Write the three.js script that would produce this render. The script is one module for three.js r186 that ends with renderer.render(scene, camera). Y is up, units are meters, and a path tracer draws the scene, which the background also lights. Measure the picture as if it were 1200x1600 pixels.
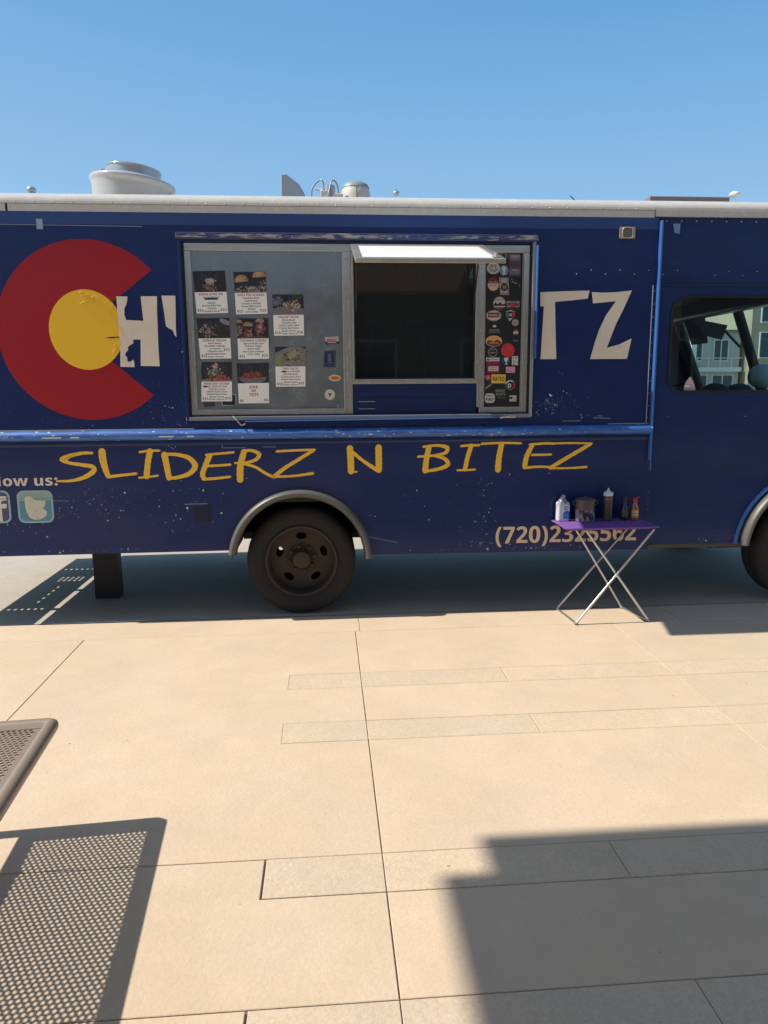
import * as THREE from 'three';
import { RoundedBoxGeometry } from 'three/addons/geometries/RoundedBoxGeometry.js';
import { mergeGeometries } from 'three/addons/utils/BufferGeometryUtils.js';
import { FontLoader } from 'three/addons/loaders/FontLoader.js';

// ---------------------------------------------------------------- camera, sky, sun, exposure
// x runs along the truck (rear to front), y up, the truck's side lies in z = 0 and faces +z
const scene = new THREE.Scene();
const camera = new THREE.PerspectiveCamera(69.65, 0.75, 0.05, 900);
{
  const pitch = THREE.MathUtils.degToRad(9.654), yaw = THREE.MathUtils.degToRad(4.393), roll = THREE.MathUtils.degToRad(-0.411);
  camera.position.set(0, 1.68, 5.2784);
  camera.rotation.set(-pitch, -yaw, roll, 'YXZ');
}
const renderer = new THREE.WebGLRenderer({ antialias: true });
renderer.toneMapping = THREE.LinearToneMapping;
renderer.toneMappingExposure = 1.5;
renderer.shadowMap.enabled = true;
renderer.shadowMap.type = THREE.PCFSoftShadowMap;

const SUN = new THREE.Vector3(-0.872, 1, 0.02).normalize();
const sun = new THREE.DirectionalLight(new THREE.Color(1, 0.945, 0.86), 4.1);
sun.position.copy(SUN).multiplyScalar(60);
sun.castShadow = true;
sun.shadow.radius = 1.2;
sun.shadow.mapSize.set(4096, 4096);
Object.assign(sun.shadow.camera, { left: -14, right: 14, top: 14, bottom: -14, near: 1, far: 140 });
scene.add(sun, sun.target);

{ // clear sky: paler toward the horizon and round the sun
  const W = 512, H = 256, data = new Float32Array(W * H * 4);
  const stops = [[-0.3, 0.36, 0.40, 0.43], [0, 0.43, 0.51, 0.58], [0.07, 0.32, 0.45, 0.575], [0.16, 0.225, 0.395, 0.578], [0.225, 0.170, 0.336, 0.53], [0.42, 0.083, 0.238, 0.446], [0.8, 0.055, 0.17, 0.36], [1.6, 0.035, 0.12, 0.29]];
  const d = new THREE.Vector3();
  for (let j = 0; j < H; j++) for (let i = 0; i < W; i++) {
    const el = ((j + 0.5) / H - 0.5) * Math.PI, az = ((i + 0.5) / W - 0.5) * 2 * Math.PI;
    d.set(Math.cos(el) * Math.cos(az), Math.sin(el), Math.cos(el) * Math.sin(az));
    let k = 0; while (k < stops.length - 2 && el > stops[k + 1][0]) k++;
    const a = stops[k], b = stops[k + 1], t = Math.min(1, Math.max(0, (el - a[0]) / (b[0] - a[0])));
    const g = Math.exp(-Math.acos(Math.min(1, d.dot(SUN))) / 0.2) * 0.8 + Math.exp(-Math.acos(Math.min(1, d.dot(SUN))) / 0.55) * 0.22;
    const o = (j * W + i) * 4;
    for (let c = 0; c < 3; c++) data[o + c] = a[c + 1] + (b[c + 1] - a[c + 1]) * t + g * [1, 0.97, 0.9][c];
    data[o + 3] = 1;
  }
  const sky = new THREE.DataTexture(data, W, H, THREE.RGBAFormat, THREE.FloatType);
  sky.mapping = THREE.EquirectangularReflectionMapping;
  sky.magFilter = sky.minFilter = THREE.LinearFilter; sky.needsUpdate = true;
  scene.background = sky; scene.environment = sky;
}

// ---------------------------------------------------------------- helpers
let seed = 7;
const rnd = () => { seed = (seed * 1664525 + 1013904223) >>> 0; return seed / 4294967296; };
const rr = (a, b) => a + (b - a) * rnd();
const gauss = () => (rnd() + rnd() + rnd() + rnd() - 2) * 1.0;
const V = (x, y, z) => new THREE.Vector3(x, y, z);
const lin = (r, g, b) => new THREE.Color().setRGB(r, g, b);
const flat = (g) => { const n = g.index ? g.toNonIndexed() : g; for (const k of Object.keys(n.attributes)) if (!['position', 'normal', 'uv'].includes(k)) n.deleteAttribute(k); return n; };
const M = (...gs) => mergeGeometries(gs.flat(9).map(flat));
const used = {};
function numbered(n) { const k = (used[n] = (used[n] ?? -1) + 1); return k ? n + '_' + String(k).padStart(3, '0') : n; }
function mesh(name, geo, mat, parent) {
  const m = new THREE.Mesh(Array.isArray(geo) ? M(geo) : geo, mat); m.castShadow = m.receiveShadow = true;
  if (parent) { m.name = name; parent.add(m); } else { m.name = numbered(name); scene.add(m); }
  return m;
}
function thing(name, label, category, pos = [0, 0, 0], group) {
  const o = new THREE.Group(); o.name = numbered(name); o.position.set(...pos); scene.add(o);
  o.userData = { label, category }; if (group) o.userData.group = group; return o;
}
function part(name, parent) { const o = new THREE.Group(); o.name = name; parent.add(o); return o; }
function struct(name, geo, mat) { const m = mesh(name, geo, mat); m.userData = { kind: 'structure', label: arguments[3], category: arguments[4] }; return m; }
const box = (x0, x1, y0, y1, z0, z1) => new THREE.BoxGeometry(x1 - x0, y1 - y0, z1 - z0).translate((x0 + x1) / 2, (y0 + y1) / 2, (z0 + z1) / 2);
const rbox = (x0, x1, y0, y1, z0, z1, r = 0.005, s = 2) => new RoundedBoxGeometry(x1 - x0, y1 - y0, z1 - z0, s, Math.min(r, (x1 - x0) / 2.01, (y1 - y0) / 2.01, (z1 - z0) / 2.01)).translate((x0 + x1) / 2, (y0 + y1) / 2, (z0 + z1) / 2);
function rod(a, b, r, r2 = r, seg = 12) { // straight bar between two points
  const A = V(...a), B = V(...b), L = A.distanceTo(B);
  const g = new THREE.CylinderGeometry(r2, r, L, seg);
  g.applyQuaternion(new THREE.Quaternion().setFromUnitVectors(V(0, 1, 0), B.clone().sub(A).normalize()));
  return g.translate((A.x + B.x) / 2, (A.y + B.y) / 2, (A.z + B.z) / 2);
}
const tube = (pts, r, n = 40, s = 10, closed = false) => new THREE.TubeGeometry(new THREE.CatmullRomCurve3(pts.map((p) => V(...p)), closed, 'centripetal'), n, r, s, closed);
const lathe = (pts, seg = 32, a0 = 0, al = Math.PI * 2) => new THREE.LatheGeometry(pts.map((p) => new THREE.Vector2(...p)), seg, a0, al);
const wheelwise = (g) => g.rotateX(Math.PI / 2); // lathe axis y -> z
function poly(pts, holes = []) {
  const s = new THREE.Shape(pts.map((p) => new THREE.Vector2(...p)));
  for (const h of holes) s.holes.push(new THREE.Path(h.map((p) => new THREE.Vector2(...p)))); return s;
}
const slabOf = (shape, z0, z1, bevel = 0, seg = 24) => {
  const g = new THREE.ExtrudeGeometry(shape, { depth: z1 - z0 - 2 * bevel, bevelEnabled: bevel > 0, bevelThickness: bevel, bevelSize: bevel, bevelOffset: -bevel, bevelSegments: 1, curveSegments: seg });
  return g.translate(0, 0, z0 + bevel);
};
const rect = (x0, x1, y0, y1) => [[x0, y0], [x1, y0], [x1, y1], [x0, y1]];
function roundRect(x0, x1, y0, y1, r, n = 6) {
  const p = [];
  for (const [cx, cy, a] of [[x1 - r, y1 - r, 0], [x0 + r, y1 - r, 90], [x0 + r, y0 + r, 180], [x1 - r, y0 + r, 270]])
    for (let i = 0; i <= n; i++) { const t = (a + 90 * i / n) * Math.PI / 180; p.push([cx + r * Math.cos(t), cy + r * Math.sin(t)]); }
  return p;
}
const circ = (cx, cy, rx, ry = rx, n = 28) => Array.from({ length: n }, (_, i) => [cx + rx * Math.cos(i / n * 2 * Math.PI), cy + ry * Math.sin(i / n * 2 * Math.PI)]);
function profileX(pts, x0, x1) { // (z, y) outline swept along x
  const g = new THREE.ExtrudeGeometry(poly(pts), { depth: x1 - x0, bevelEnabled: false, curveSegments: 8 });
  return g.applyMatrix4(new THREE.Matrix4().makeBasis(V(0, 0, 1), V(0, 1, 0), V(-1, 0, 0))).translate(x1, 0, 0);
}
function uvFit(g, x0, x1, y0, y1) { // uv 0..1 over a rectangle of the object's own face
  const p = g.attributes.position, u = new Float32Array(p.count * 2);
  for (let i = 0; i < p.count; i++) { u[2 * i] = (p.getX(i) - x0) / (x1 - x0); u[2 * i + 1] = (p.getY(i) - y0) / (y1 - y0); }
  g.setAttribute('uv', new THREE.BufferAttribute(u, 2)); return g;
}
function uvGround(g, dx = 0, dz = 0, s = 1) {
  const p = g.attributes.position, u = new Float32Array(p.count * 2);
  for (let i = 0; i < p.count; i++) { u[2 * i] = (p.getX(i) + dx) * s; u[2 * i + 1] = (p.getZ(i) + p.getY(i) + dz) * s; }
  g.setAttribute('uv', new THREE.BufferAttribute(u, 2)); return g;
}
function stroke(pts, ws, z0, z1) { // a brush stroke of varying width, round ended
  const c = new THREE.CatmullRomCurve3(pts.map((p) => V(p[0], p[1], 0)), false, 'centripetal'), n = Math.max(8, pts.length * 6), L = [], R = [];
  const w = (t) => { const k = t * (ws.length - 1), i = Math.min(ws.length - 2, Math.floor(k)); return ws.length === 1 ? ws[0] : ws[i] + (ws[i + 1] - ws[i]) * (k - i); };
  for (let i = 0; i <= n; i++) {
    const t = i / n, p = c.getPoint(t), d = c.getTangent(t), h = w(t) / 2 * (1 + 0.05 * Math.sin(i * 1.7 + pts[0][0] * 50));
    L.push([p.x - d.y * h, p.y + d.x * h]); R.unshift([p.x + d.y * h, p.y - d.x * h]);
  }
  const cap = (t, s) => { const p = c.getPoint(t), d = c.getTangent(t), h = w(t) / 2, a = Math.atan2(d.y, d.x) + (s > 0 ? Math.PI / 2 : -Math.PI / 2), o = []; for (let i = 1; i < 5; i++) o.push([p.x + h * 0.92 * Math.cos(a - i * Math.PI / 5), p.y + h * 0.92 * Math.sin(a - i * Math.PI / 5)]); return o; };
  return slabOf(poly([...L, ...cap(1, 1), ...R, ...cap(0, -1)]), z0, z1);
}
function canvas(w, h, draw) { const c = document.createElement('canvas'); c.width = w; c.height = h; const x = c.getContext('2d'); draw(x, w, h); const t = new THREE.CanvasTexture(c); t.colorSpace = THREE.SRGBColorSpace; t.anisotropy = 8; return t; }
// value noise that tiles
function noiseGrid(n, s) { let q = s; const r = () => { q = (q * 1103515245 + 12345) & 0x7fffffff; return q / 0x7fffffff; }; const a = new Float32Array(n * n).map(r); return (u, v) => { const x = u * n, y = v * n, i = Math.floor(x), j = Math.floor(y); let fx = x - i, fy = y - j; fx = fx * fx * (3 - 2 * fx); fy = fy * fy * (3 - 2 * fy); const A = (p, q2) => a[((q2 % n + n) % n) * n + ((p % n + n) % n)]; return (A(i, j) * (1 - fx) + A(i + 1, j) * fx) * (1 - fy) + (A(i, j + 1) * (1 - fx) + A(i + 1, j + 1) * fx) * fy; }; }
function dataTex(n, f, srgb = true) {
  const d = new Uint8Array(n * n * 4);
  for (let j = 0; j < n; j++) for (let i = 0; i < n; i++) { const c = f(i / n, j / n), o = (j * n + i) * 4; for (let k = 0; k < 3; k++) d[o + k] = Math.max(0, Math.min(255, c[k])); d[o + 3] = 255; }
  const t = new THREE.DataTexture(d, n, n); t.wrapS = t.wrapT = THREE.RepeatWrapping; t.magFilter = THREE.LinearFilter; t.minFilter = THREE.LinearMipmapLinearFilter; t.generateMipmaps = true; t.anisotropy = 8;
  if (srgb) t.colorSpace = THREE.SRGBColorSpace; t.needsUpdate = true; return t;
}

// ---------------------------------------------------------------- materials
const n4 = noiseGrid(4, 11), n9 = noiseGrid(9, 23), n24 = noiseGrid(24, 5), n70 = noiseGrid(70, 9), n210 = noiseGrid(210, 31), n500 = noiseGrid(500, 77);
function concreteTex(grain, spots, specks) {
  const sp = Array.from({ length: specks }, () => [rnd(), rnd(), rr(0.001, 0.003), rr(-60, -20), rr(0.5, 1.6)]), bl = Array.from({ length: 9 }, () => [rnd(), rnd(), rr(0.02, 0.07), rr(-4, 3)]); // 2 m of brushed concrete: broad mottling, fine sand, dark and pale grains
  return dataTex(1024, (u, v) => {
    const m = (n4(u, v) - 0.5) * 8 + (n9(u, v) - 0.5) * 5 + (n24(u, v) - 0.5) * 5 + (n70(u, v) - 0.5) * 6 * grain + (n210(u, v) - 0.5) * 16 * grain + (n500(u, v) - 0.5) * 22 * grain;
    const s = n500(v * 1.0 + 0.37, u) , dot = s > spots ? (s - spots) * 260 : s < 1 - spots ? (s - 1 + spots) * 330 : 0;
    let st = 0; for (const [a, b, r, q, e] of sp) { const dx = (u - a) * e, dy = v - b; if (dx * dx + dy * dy < r * r) st += q; }
    for (const [a, b, r, q] of bl) { const d2 = ((u - a) ** 2 + (v - b) ** 2) / (r * r * (0.6 + n24(u, v))); if (d2 < 1) st += q * (1 - d2) * (0.6 + n70(u, v)); }
    const k = 226 + m + dot + st; return [k, k * 0.995, k * 0.985 + (n9(v, u) - 0.5) * 6];
  });
}
const texSlab = concreteTex(0.34, 0.945, 12), texStrip = concreteTex(0.7, 0.915, 6);
const bumpSlab = dataTex(512, (u, v) => { const k = 128 + (n210(u, v) - 0.5) * 90 + (n500(u, v) - 0.5) * 120; return [k, k, k]; }, false);
const conc = (r, g, b, t) => new THREE.MeshStandardMaterial({ color: lin(r, g, b), map: t, roughness: 0.88, bumpMap: bumpSlab, bumpScale: 0.0012 });
const SLABS = [conc(0.70, 0.545, 0.39, texSlab), conc(0.685, 0.538, 0.387, texSlab), conc(0.71, 0.55, 0.392, texSlab), conc(0.695, 0.538, 0.382, texSlab)];
const STRIP = [conc(0.675, 0.536, 0.39, texStrip), conc(0.705, 0.55, 0.393, texStrip)];
const ROAD = conc(0.52, 0.455, 0.37, texStrip);
const BASE = new THREE.MeshStandardMaterial({ color: lin(0.26, 0.20, 0.145), roughness: 1 });
const std = (r, g, b, rough = 0.6, metal = 0, extra = {}) => new THREE.MeshStandardMaterial({ color: lin(r, g, b), roughness: rough, metalness: metal, ...extra });
const phys = (o) => new THREE.MeshPhysicalMaterial(o);
const roughSmear = dataTex(512, (u, v) => { const k = 120 + (n9(u, v) - 0.5) * 70 + (n24(u * 1, v) - 0.5) * 60 + (n210(u, v) - 0.5) * 30; return [k, k, k]; }, false);
const dent = dataTex(256, (u, v) => { const k = 128 + (n4(u, v) - 0.5) * 150 + (n9(u, v) - 0.5) * 50; return [k, k, k]; }, false);
const TRIM = phys({ color: lin(0.028, 0.12, 0.40), roughness: 0.5, clearcoat: 0.5, clearcoatRoughness: 0.35 });
const NAVY = phys({ color: lin(0.0035, 0.0155, 0.085), roughness: 0.5, specularIntensity: 0.6, clearcoat: 0.3, clearcoatRoughness: 0.2 });
const TOPB = phys({ color: lin(0.012, 0.045, 0.18), roughness: 0.5, clearcoat: 0.3, clearcoatRoughness: 0.2 });
const CAPW = std(0.74, 0.705, 0.645, 0.45, 0, { roughnessMap: roughSmear, map: texStrip });
const ALU = std(0.46, 0.445, 0.41, 0.45, 0.5, { roughnessMap: roughSmear });
const ALUD = std(0.34, 0.33, 0.31, 0.55, 0.5);
const WHITE = std(0.66, 0.65, 0.61, 0.55);
const STEEL = std(0.62, 0.60, 0.57, 0.3, 0.9);
const BLACK = std(0.012, 0.012, 0.013, 0.6);
const DARK = std(0.02, 0.019, 0.018, 0.8);
const RUBBER = std(0.017, 0.0155, 0.0145, 0.85, 0, { bumpMap: bumpSlab, bumpScale: 0.002 });
const RIM = std(0.058, 0.040, 0.028, 0.7, 0, { map: texStrip });
const FLARE = std(0.10, 0.093, 0.083, 0.42);
const RED = phys({ color: lin(0.34, 0.009, 0.016), roughness: 0.5, specularIntensity: 0.5, clearcoat: 0.2, clearcoatRoughness: 0.25 });
const GOLD = phys({ color: lin(0.90, 0.52, 0.028), roughness: 0.45, specularIntensity: 0.6, clearcoat: 0.2, clearcoatRoughness: 0.25 });
const SIGNY = phys({ color: lin(0.92, 0.53, 0.03), roughness: 0.45, clearcoat: 0.3, clearcoatRoughness: 0.3 });
const VINYL = phys({ color: lin(0.98, 0.86, 0.68), roughness: 0.5, clearcoat: 0.2, clearcoatRoughness: 0.3, map: texSlab });
const TANV = phys({ color: lin(0.90, 0.70, 0.46), roughness: 0.5, clearcoat: 0.2, clearcoatRoughness: 0.3, map: texSlab });
const GLASS = phys({ color: lin(0.70, 0.84, 0.82), roughness: 0, metalness: 0, transmission: 1, thickness: 0, ior: 1.5 });
const CLEAR = phys({ color: lin(0.95, 0.95, 0.95), roughness: 0.05, transmission: 1, thickness: 0, ior: 1.45 });

// ---------------------------------------------------------------- ground, road, plaza
struct('ground', uvGround(new THREE.PlaneGeometry(700, 700, 1, 1).rotateX(-Math.PI / 2).translate(0, -0.09, 0), 0, 0, 0.3), conc(0.40, 0.36, 0.31, texSlab), 'pale ground reaching to the horizon around the street', 'ground');
struct('road', uvGround(new THREE.PlaneGeometry(160, 13.96, 1, 1).rotateX(-Math.PI / 2).translate(0, -0.004, -7.02), 0, 0, 0.5), ROAD, 'grey concrete street under and behind the blue truck', 'road');
const plaza = new THREE.Group(); plaza.name = 'plaza'; plaza.userData = { kind: 'structure', label: 'tan concrete plaza of jointed slabs in front of the truck', category: 'pavement' }; scene.add(plaza);
mesh('joint_bed', box(-14, 14, -0.085, -0.010, -0.03, 14), BASE, plaza);
function slab(pts, mat, gap = 0.003, name = 'slab') { // outline in (x, z), edges eased
  const dx = rr(0, 2), dz = rr(0, 2);
  const bevel = new THREE.ExtrudeGeometry(poly(pts.map(([x, z]) => [x, -z])), { depth: 0.05 - 0.002, bevelEnabled: true, bevelThickness: 0.002, bevelSize: 0.002, bevelOffset: -0.002 - gap, bevelSegments: 1, curveSegments: 1 });
  bevel.translate(0, 0, -0.05); bevel.rotateX(-Math.PI / 2); bevel.translate(0, rr(-0.0012, 0), 0);
  return mesh(name, uvGround(flat(bevel), dx, dz, 0.5), mat, plaza);
}
const pickSlab = () => SLABS[Math.floor(rnd() * 4)];
const R4 = (x0, x1, z0, z1) => [[x0, z0], [x1, z0], [x1, z1], [x0, z1]];
{
  // edging row along the truck
  const ex = [-14, -7, -3.28, 0.206, 1.355, 2.53, 3.7, 4.9, 9, 14];
  for (let i = 0; i + 1 < ex.length; i++) slab(R4(ex[i], ex[i + 1], -0.02, 0.35), SLABS[i % 2 ? 2 : 0], 0.0014);
  // the bay with the inlaid bands: left of the long joint the bands end inside the slab
  const notched = (x0, x1, z0, z1, bands, xb) => { const p = [[x0, z0], [x1, z0]]; for (const [a, b] of bands) p.push([x1, a], [xb, a], [xb, b], [x1, b]); p.push([x1, z1], [x0, z1]); return p; };
  const B = [[1.11, 1.32], [1.75, 1.96]];
  slab(notched(-1.67, 0.172, 0.35, 2.84, B, -0.245), SLABS[0], 0.0020);
  slab([[-1.67, 2.84], [-0.252, 2.84], [-0.252, 3.05], [0.172, 3.05], [0.172, 3.495], [-1.67, 3.495]], SLABS[1], 0.0020);
  slab([[-1.67, 3.495], [-0.252, 3.495], [-0.252, 3.705], [0.172, 3.705], [0.172, 5.98], [-1.67, 5.98]], SLABS[0], 0.0020);
  for (const [a, b, m] of [[1.11, 1.32, 0], [1.75, 1.96, 0], [2.84, 3.05, 0], [3.495, 3.705, 0]]) {
    slab(R4(-0.248, 0.172, a, b), STRIP[m], 0.0016, 'band_slab');
    const xs = [0.172, 1.022, 2.012, 2.862, 3.852, 4.7, 5.7];
    for (let i = 0; i + 1 < xs.length; i++) slab(R4(xs[i], xs[i + 1], a, b), i === 0 && a < 2 ? STRIP[0] : a > 3.2 ? STRIP[0] : STRIP[1], 0.0014, 'band_slab');
  }
  for (const [x0, x1] of [[0.172, 2.012], [2.012, 3.852], [3.852, 5.7]])
    for (const [a, b] of [[0.35, 1.11], [1.32, 1.75], [1.96, 2.84], [3.05, 3.495], [3.705, 5.98]]) slab(R4(x0, x1, a, b), x0 < 1 ? SLABS[2] : pickSlab(), x0 < 1 ? 0.0022 : 0.0013);
  for (const [x0, x1] of [[-14, -10], [-10, -7.2], [-7.2, -5.36], [-5.36, -3.51], [-3.51, -1.67]]) for (const [a, b] of [[0.35, 2.84], [2.84, 5.98]]) slab(R4(x0, x1, a, b), pickSlab(), 0.0024);
  for (const [x0, x1] of [[5.7, 8.4], [8.4, 14]]) for (const [a, b] of [[0.35, 2.84], [2.84, 5.98]]) slab(R4(x0, x1, a, b), pickSlab(), 0.0024);
  for (const [x0, x1] of [[-14, -7], [-7, -1.67], [-1.67, 3.85], [3.85, 14]]) for (const [a, b] of [[5.98, 9], [9, 14]]) slab(R4(x0, x1, a, b), pickSlab(), 0.003);
}

// ---------------------------------------------------------------- the food truck
const truck = thing('food_truck', 'navy blue food truck with red and gold round emblem, open serving hatch and menu panel', 'food truck');
const X0 = -2.56, XS = 2.372, XF = 4.25, ZB = -2.25; // rear, seam behind the cab, nose, far side
{
  // paint with chips, scratches and worn specks; clusters given where the photograph shows them
  const chips = (x, px, py, list) => { for (const [cx, cy, sx, sy, n, big] of list) for (let i = 0; i < n; i++) {
    const X = px(cx + gauss() * sx), Y = py(cy + gauss() * sy), r = (0.4 + rnd() * rnd() * rnd() * 2.8) * big;
    x.fillStyle = rnd() < 0.75 ? 'rgb(206,206,202)' : rnd() < 0.8 ? 'rgb(110,135,180)' : 'rgb(165,145,125)';
    x.beginPath(); x.ellipse(X, Y, r * rr(0.5, 1.2), r * rr(0.6, 1.6), rnd() * 3, 0, 7); x.fill(); } };
  const base = (x, w, h) => { x.fillStyle = 'rgb(8,33,88)'; x.fillRect(0, 0, w, h);
    for (let i = 0; i < 2600; i++) { const k = rr(-1, 1); x.fillStyle = k > 0 ? 'rgba(40,60,112,0.028)' : 'rgba(12,22,58,0.035)'; x.beginPath(); x.ellipse(rnd() * w, rnd() * h, rr(4, 60), rr(3, 26), rr(-0.3, 0.3), 0, 7); x.fill(); }
    for (let i = 0; i < 160; i++) { x.strokeStyle = 'rgba(120,135,165,' + rr(0.05, 0.22) + ')'; x.lineWidth = rr(0.5, 1.2); const a = rnd() * w, b = rnd() * h; x.beginPath(); x.moveTo(a, b); x.lineTo(a + rr(-60, 60), b + rr(-24, 24)); x.stroke(); } };
  const upTex = canvas(2048, 640, (x, w, h) => { base(x, w, h); const px = (X) => (X + 2.56) / 4.94 * w, py = (Y) => (2.86 - Y) / 1.48 * h;
    chips(x, px, py, [[-1.10, 1.50, 0.16, 0.13, 150, 0.8], [-1.6, 1.45, 0.5, 0.06, 40, 0.8], [1.72, 1.52, 0.24, 0.1, 130, 0.9], [1.62, 1.56, 0.08, 0.07, 40, 1.4], [-2.0, 1.6, 0.4, 0.2, 40, 0.7], [1.9, 1.75, 0.3, 0.25, 14, 0.8], [0.2, 2.78, 1.6, 0.02, 60, 0.8], [-1.0, 1.95, 0.05, 0.4, 20, 0.8]]);
    x.strokeStyle = 'rgb(190,190,185)'; x.lineWidth = 1.4; for (const [a, b, c, d] of [[1.95, 1.447, 2.08, 1.44], [1.72, 1.425, 1.86, 1.425], [-2.3, 2.755, -1.2, 2.748], [1.98, 1.46, 2.02, 1.458]]) { x.beginPath(); x.moveTo(px(a), py(b)); x.lineTo(px(c), py(d)); x.stroke(); } });
  const lowTex = canvas(2048, 400, (x, w, h) => { base(x, w, h); const px = (X) => (X + 2.56) / 4.97 * w, py = (Y) => (1.40 - Y) / 0.95 * h;
    chips(x, px, py, [[-1.75, 0.90, 0.25, 0.10, 90, 1.1], [-1.35, 0.83, 0.40, 0.16, 150, 1.0], [-1.0, 0.86, 0.3, 0.14, 60, 1.1], [-2.2, 0.72, 0.3, 0.05, 50, 1.2], [-1.1, 1.27, 0.06, 0.05, 40, 1.1], [-1.7, 0.545, 0.6, 0.012, 60, 1.0], [1.3, 0.485, 0.7, 0.012, 70, 1.0], [2.39, 0.8, 0.008, 0.25, 40, 0.9], [1.15, 0.75, 0.08, 0.25, 110, 0.9], [0.6, 0.8, 0.5, 0.15, 40, 1.0], [1.3, 0.53, 0.3, 0.03, 50, 1.1], [1.6, 1.05, 0.4, 0.05, 20, 0.9], [1.37, 1.32, 0.15, 0.04, 60, 0.9]]);
    x.strokeStyle = 'rgb(185,185,180)'; x.lineWidth = 1.3; for (const [a, b, c, d] of [[-0.74, 1.262, -0.57, 1.262], [-0.74, 1.262, -0.73, 1.30], [-0.45, 1.265, -0.36, 1.265], [-1.02, 0.865, -0.86, 0.865], [0.2, 0.62, 0.5, 0.55], [-2.08, 0.915, -1.82, 0.902], [2.39, 1.24, 2.392, 1.05]]) { x.beginPath(); x.moveTo(px(a), py(b)); x.lineTo(px(c), py(d)); x.stroke(); }
    x.fillStyle = 'rgb(18,27,58)'; x.fillRect(px(-0.96), py(0.86), px(-0.83) - px(-0.96), py(0.73) - py(0.86)); });
  const paint = (t) => phys({ map: t, roughness: 0.55, specularIntensity: 0.55, clearcoat: 0.28, clearcoatRoughness: 0.14, bumpMap: dent, bumpScale: 0.0015 });
  const arch = (cx, cy, r, y0, n = 28) => { const a = Math.asin(Math.min(1, Math.max(-1, (y0 - cy) / r))); const o = []; for (let i = 0; i <= n; i++) { const t = Math.PI - a + (2 * a - Math.PI) * i / n; o.push([cx + r * Math.cos(t), cy + r * Math.sin(t)]); } return o; };
  // upper side with the serving opening
  mesh('upper_side_panel', uvFit(slabOf(poly(rect(X0, XS, 1.385, 2.86), [rect(-0.948, 1.455, 1.49, 2.655)]), -0.03, 0), X0, XS, 1.38, 2.86), paint(upTex), truck);
  const lowShape = [[X0, 0.515], ...arch(-0.205, 0.44, 0.475, 0.52).filter((p) => p[1] > 0.46), [0.29, 0.463], [2.405, 0.452], [2.405, 1.40], [X0, 1.40]];
  mesh('lower_side_panel', uvFit(slabOf(poly(lowShape), -0.026, 0.002), X0, 2.41, 0.45, 1.40), paint(lowTex), truck);
  // cab side with the door window
  const cabTex = canvas(512, 768, (x, w, h) => { base(x, w, h); const px = (X) => (X - 2.372) / 1.9 * w, py = (Y) => (2.86 - Y) / 2.4 * h; chips(x, px, py, [[2.9, 1.45, 0.4, 0.3, 10, 0.8], [2.9, 0.55, 0.4, 0.04, 30, 0.9], [2.7, 2.7, 0.3, 0.05, 12, 0.8]]); x.fillStyle = 'rgb(70,105,175)'; x.fillRect(px(2.49), py(2.80), 8, 14); });
  const WIN = roundRect(2.50, 3.42, 1.632, 2.30, 0.10);
  const cab = [[XS + 0.004, 0.492], [3.16, 0.478], ...arch(3.70, 0.43, 0.52, 0.47).filter((p) => p[0] < 4.2), [4.22, 0.55], [4.3, 0.8], [4.27, 1.30], [3.94, 1.42], [3.54, 2.42], [3.40, 2.86], [XS + 0.004, 2.86]];
  mesh('cab_side_panel', uvFit(slabOf(poly(cab, [WIN]), -0.045, -0.012), 2.372, 4.272, 0.46, 2.86), paint(cabTex), truck);
  // seam mouldings, rub rail, roof edge
  mesh('seam_moulding', rbox(2.366, 2.384, 1.13, 2.815, -0.02, 0.034, 0.007, 3), TRIM, truck);
  const rail = []; for (let i = 0; i <= 12; i++) { const a = Math.PI / 2 - Math.PI * i / 12; rail.push([0.003 + 0.044 * Math.cos(a), 1.358 + 0.037 * Math.sin(a)]); }
  const railTex = canvas(2048, 64, (x, w, h) => { x.fillStyle = 'rgb(42,94,168)'; x.fillRect(0, 0, w, h);
    for (let i = 0; i < 240; i++) { x.fillStyle = rnd() < 0.6 ? 'rgba(70,120,188,0.35)' : 'rgba(24,54,118,0.4)'; x.beginPath(); x.ellipse(rnd() * w, rnd() * h, rr(6, 50), rr(2, 9), 0, 0, 7); x.fill(); }
    for (let i = 0; i < 130; i++) { x.fillStyle = rnd() < 0.7 ? 'rgb(205,205,200)' : 'rgb(20,34,74)'; x.beginPath(); x.ellipse(rnd() * w, rnd() * h, rr(1, 5), rr(1, 3), 0, 0, 7); x.fill(); }
    x.fillStyle = 'rgb(210,210,205)'; for (const [a, b] of [[-1.95, 0.13], [-1.76, 0.06], [-1.16, 0.1], [-0.97, 0.05], [0.3, 0.03]]) x.fillRect((a + 2.56) / 4.94 * w, 36, b / 4.94 * w, 7); });
  mesh('rub_rail', uvFit(profileX([[-0.01, 1.3955], ...rail, [-0.01, 1.32]].reverse(), X0, XS + 0.006), X0, XS, 1.32, 1.396), phys({ map: railTex, roughness: 0.5, clearcoat: 0.5, clearcoatRoughness: 0.35 }), truck);
  mesh('rail_flange', profileX([[-0.01, 1.319], [0.014, 1.319], [0.016, 1.30], [0.009, 1.284], [-0.01, 1.284]].reverse(), X0, XS + 0.004), NAVY, truck);
  mesh('panel_lip', rbox(X0, -0.925, 1.394, 1.402, 0, 0.006, 0.002), ALU, truck);
  mesh('panel_lip', rbox(2.05, 2.36, 1.398, 1.405, 0, 0.006, 0.002), ALU, truck);
  mesh('corner_lip', rbox(2.338, 2.344, 1.40, 2.38, 0, 0.006, 0.002), ALU, truck);
  mesh('top_trim', profileX([[-0.01, 2.838], [0.002, 2.838], [0.002, 2.764], [0.001, 2.758], [-0.01, 2.758]].reverse(), X0, XS - 0.015), TOPB, truck);
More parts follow.
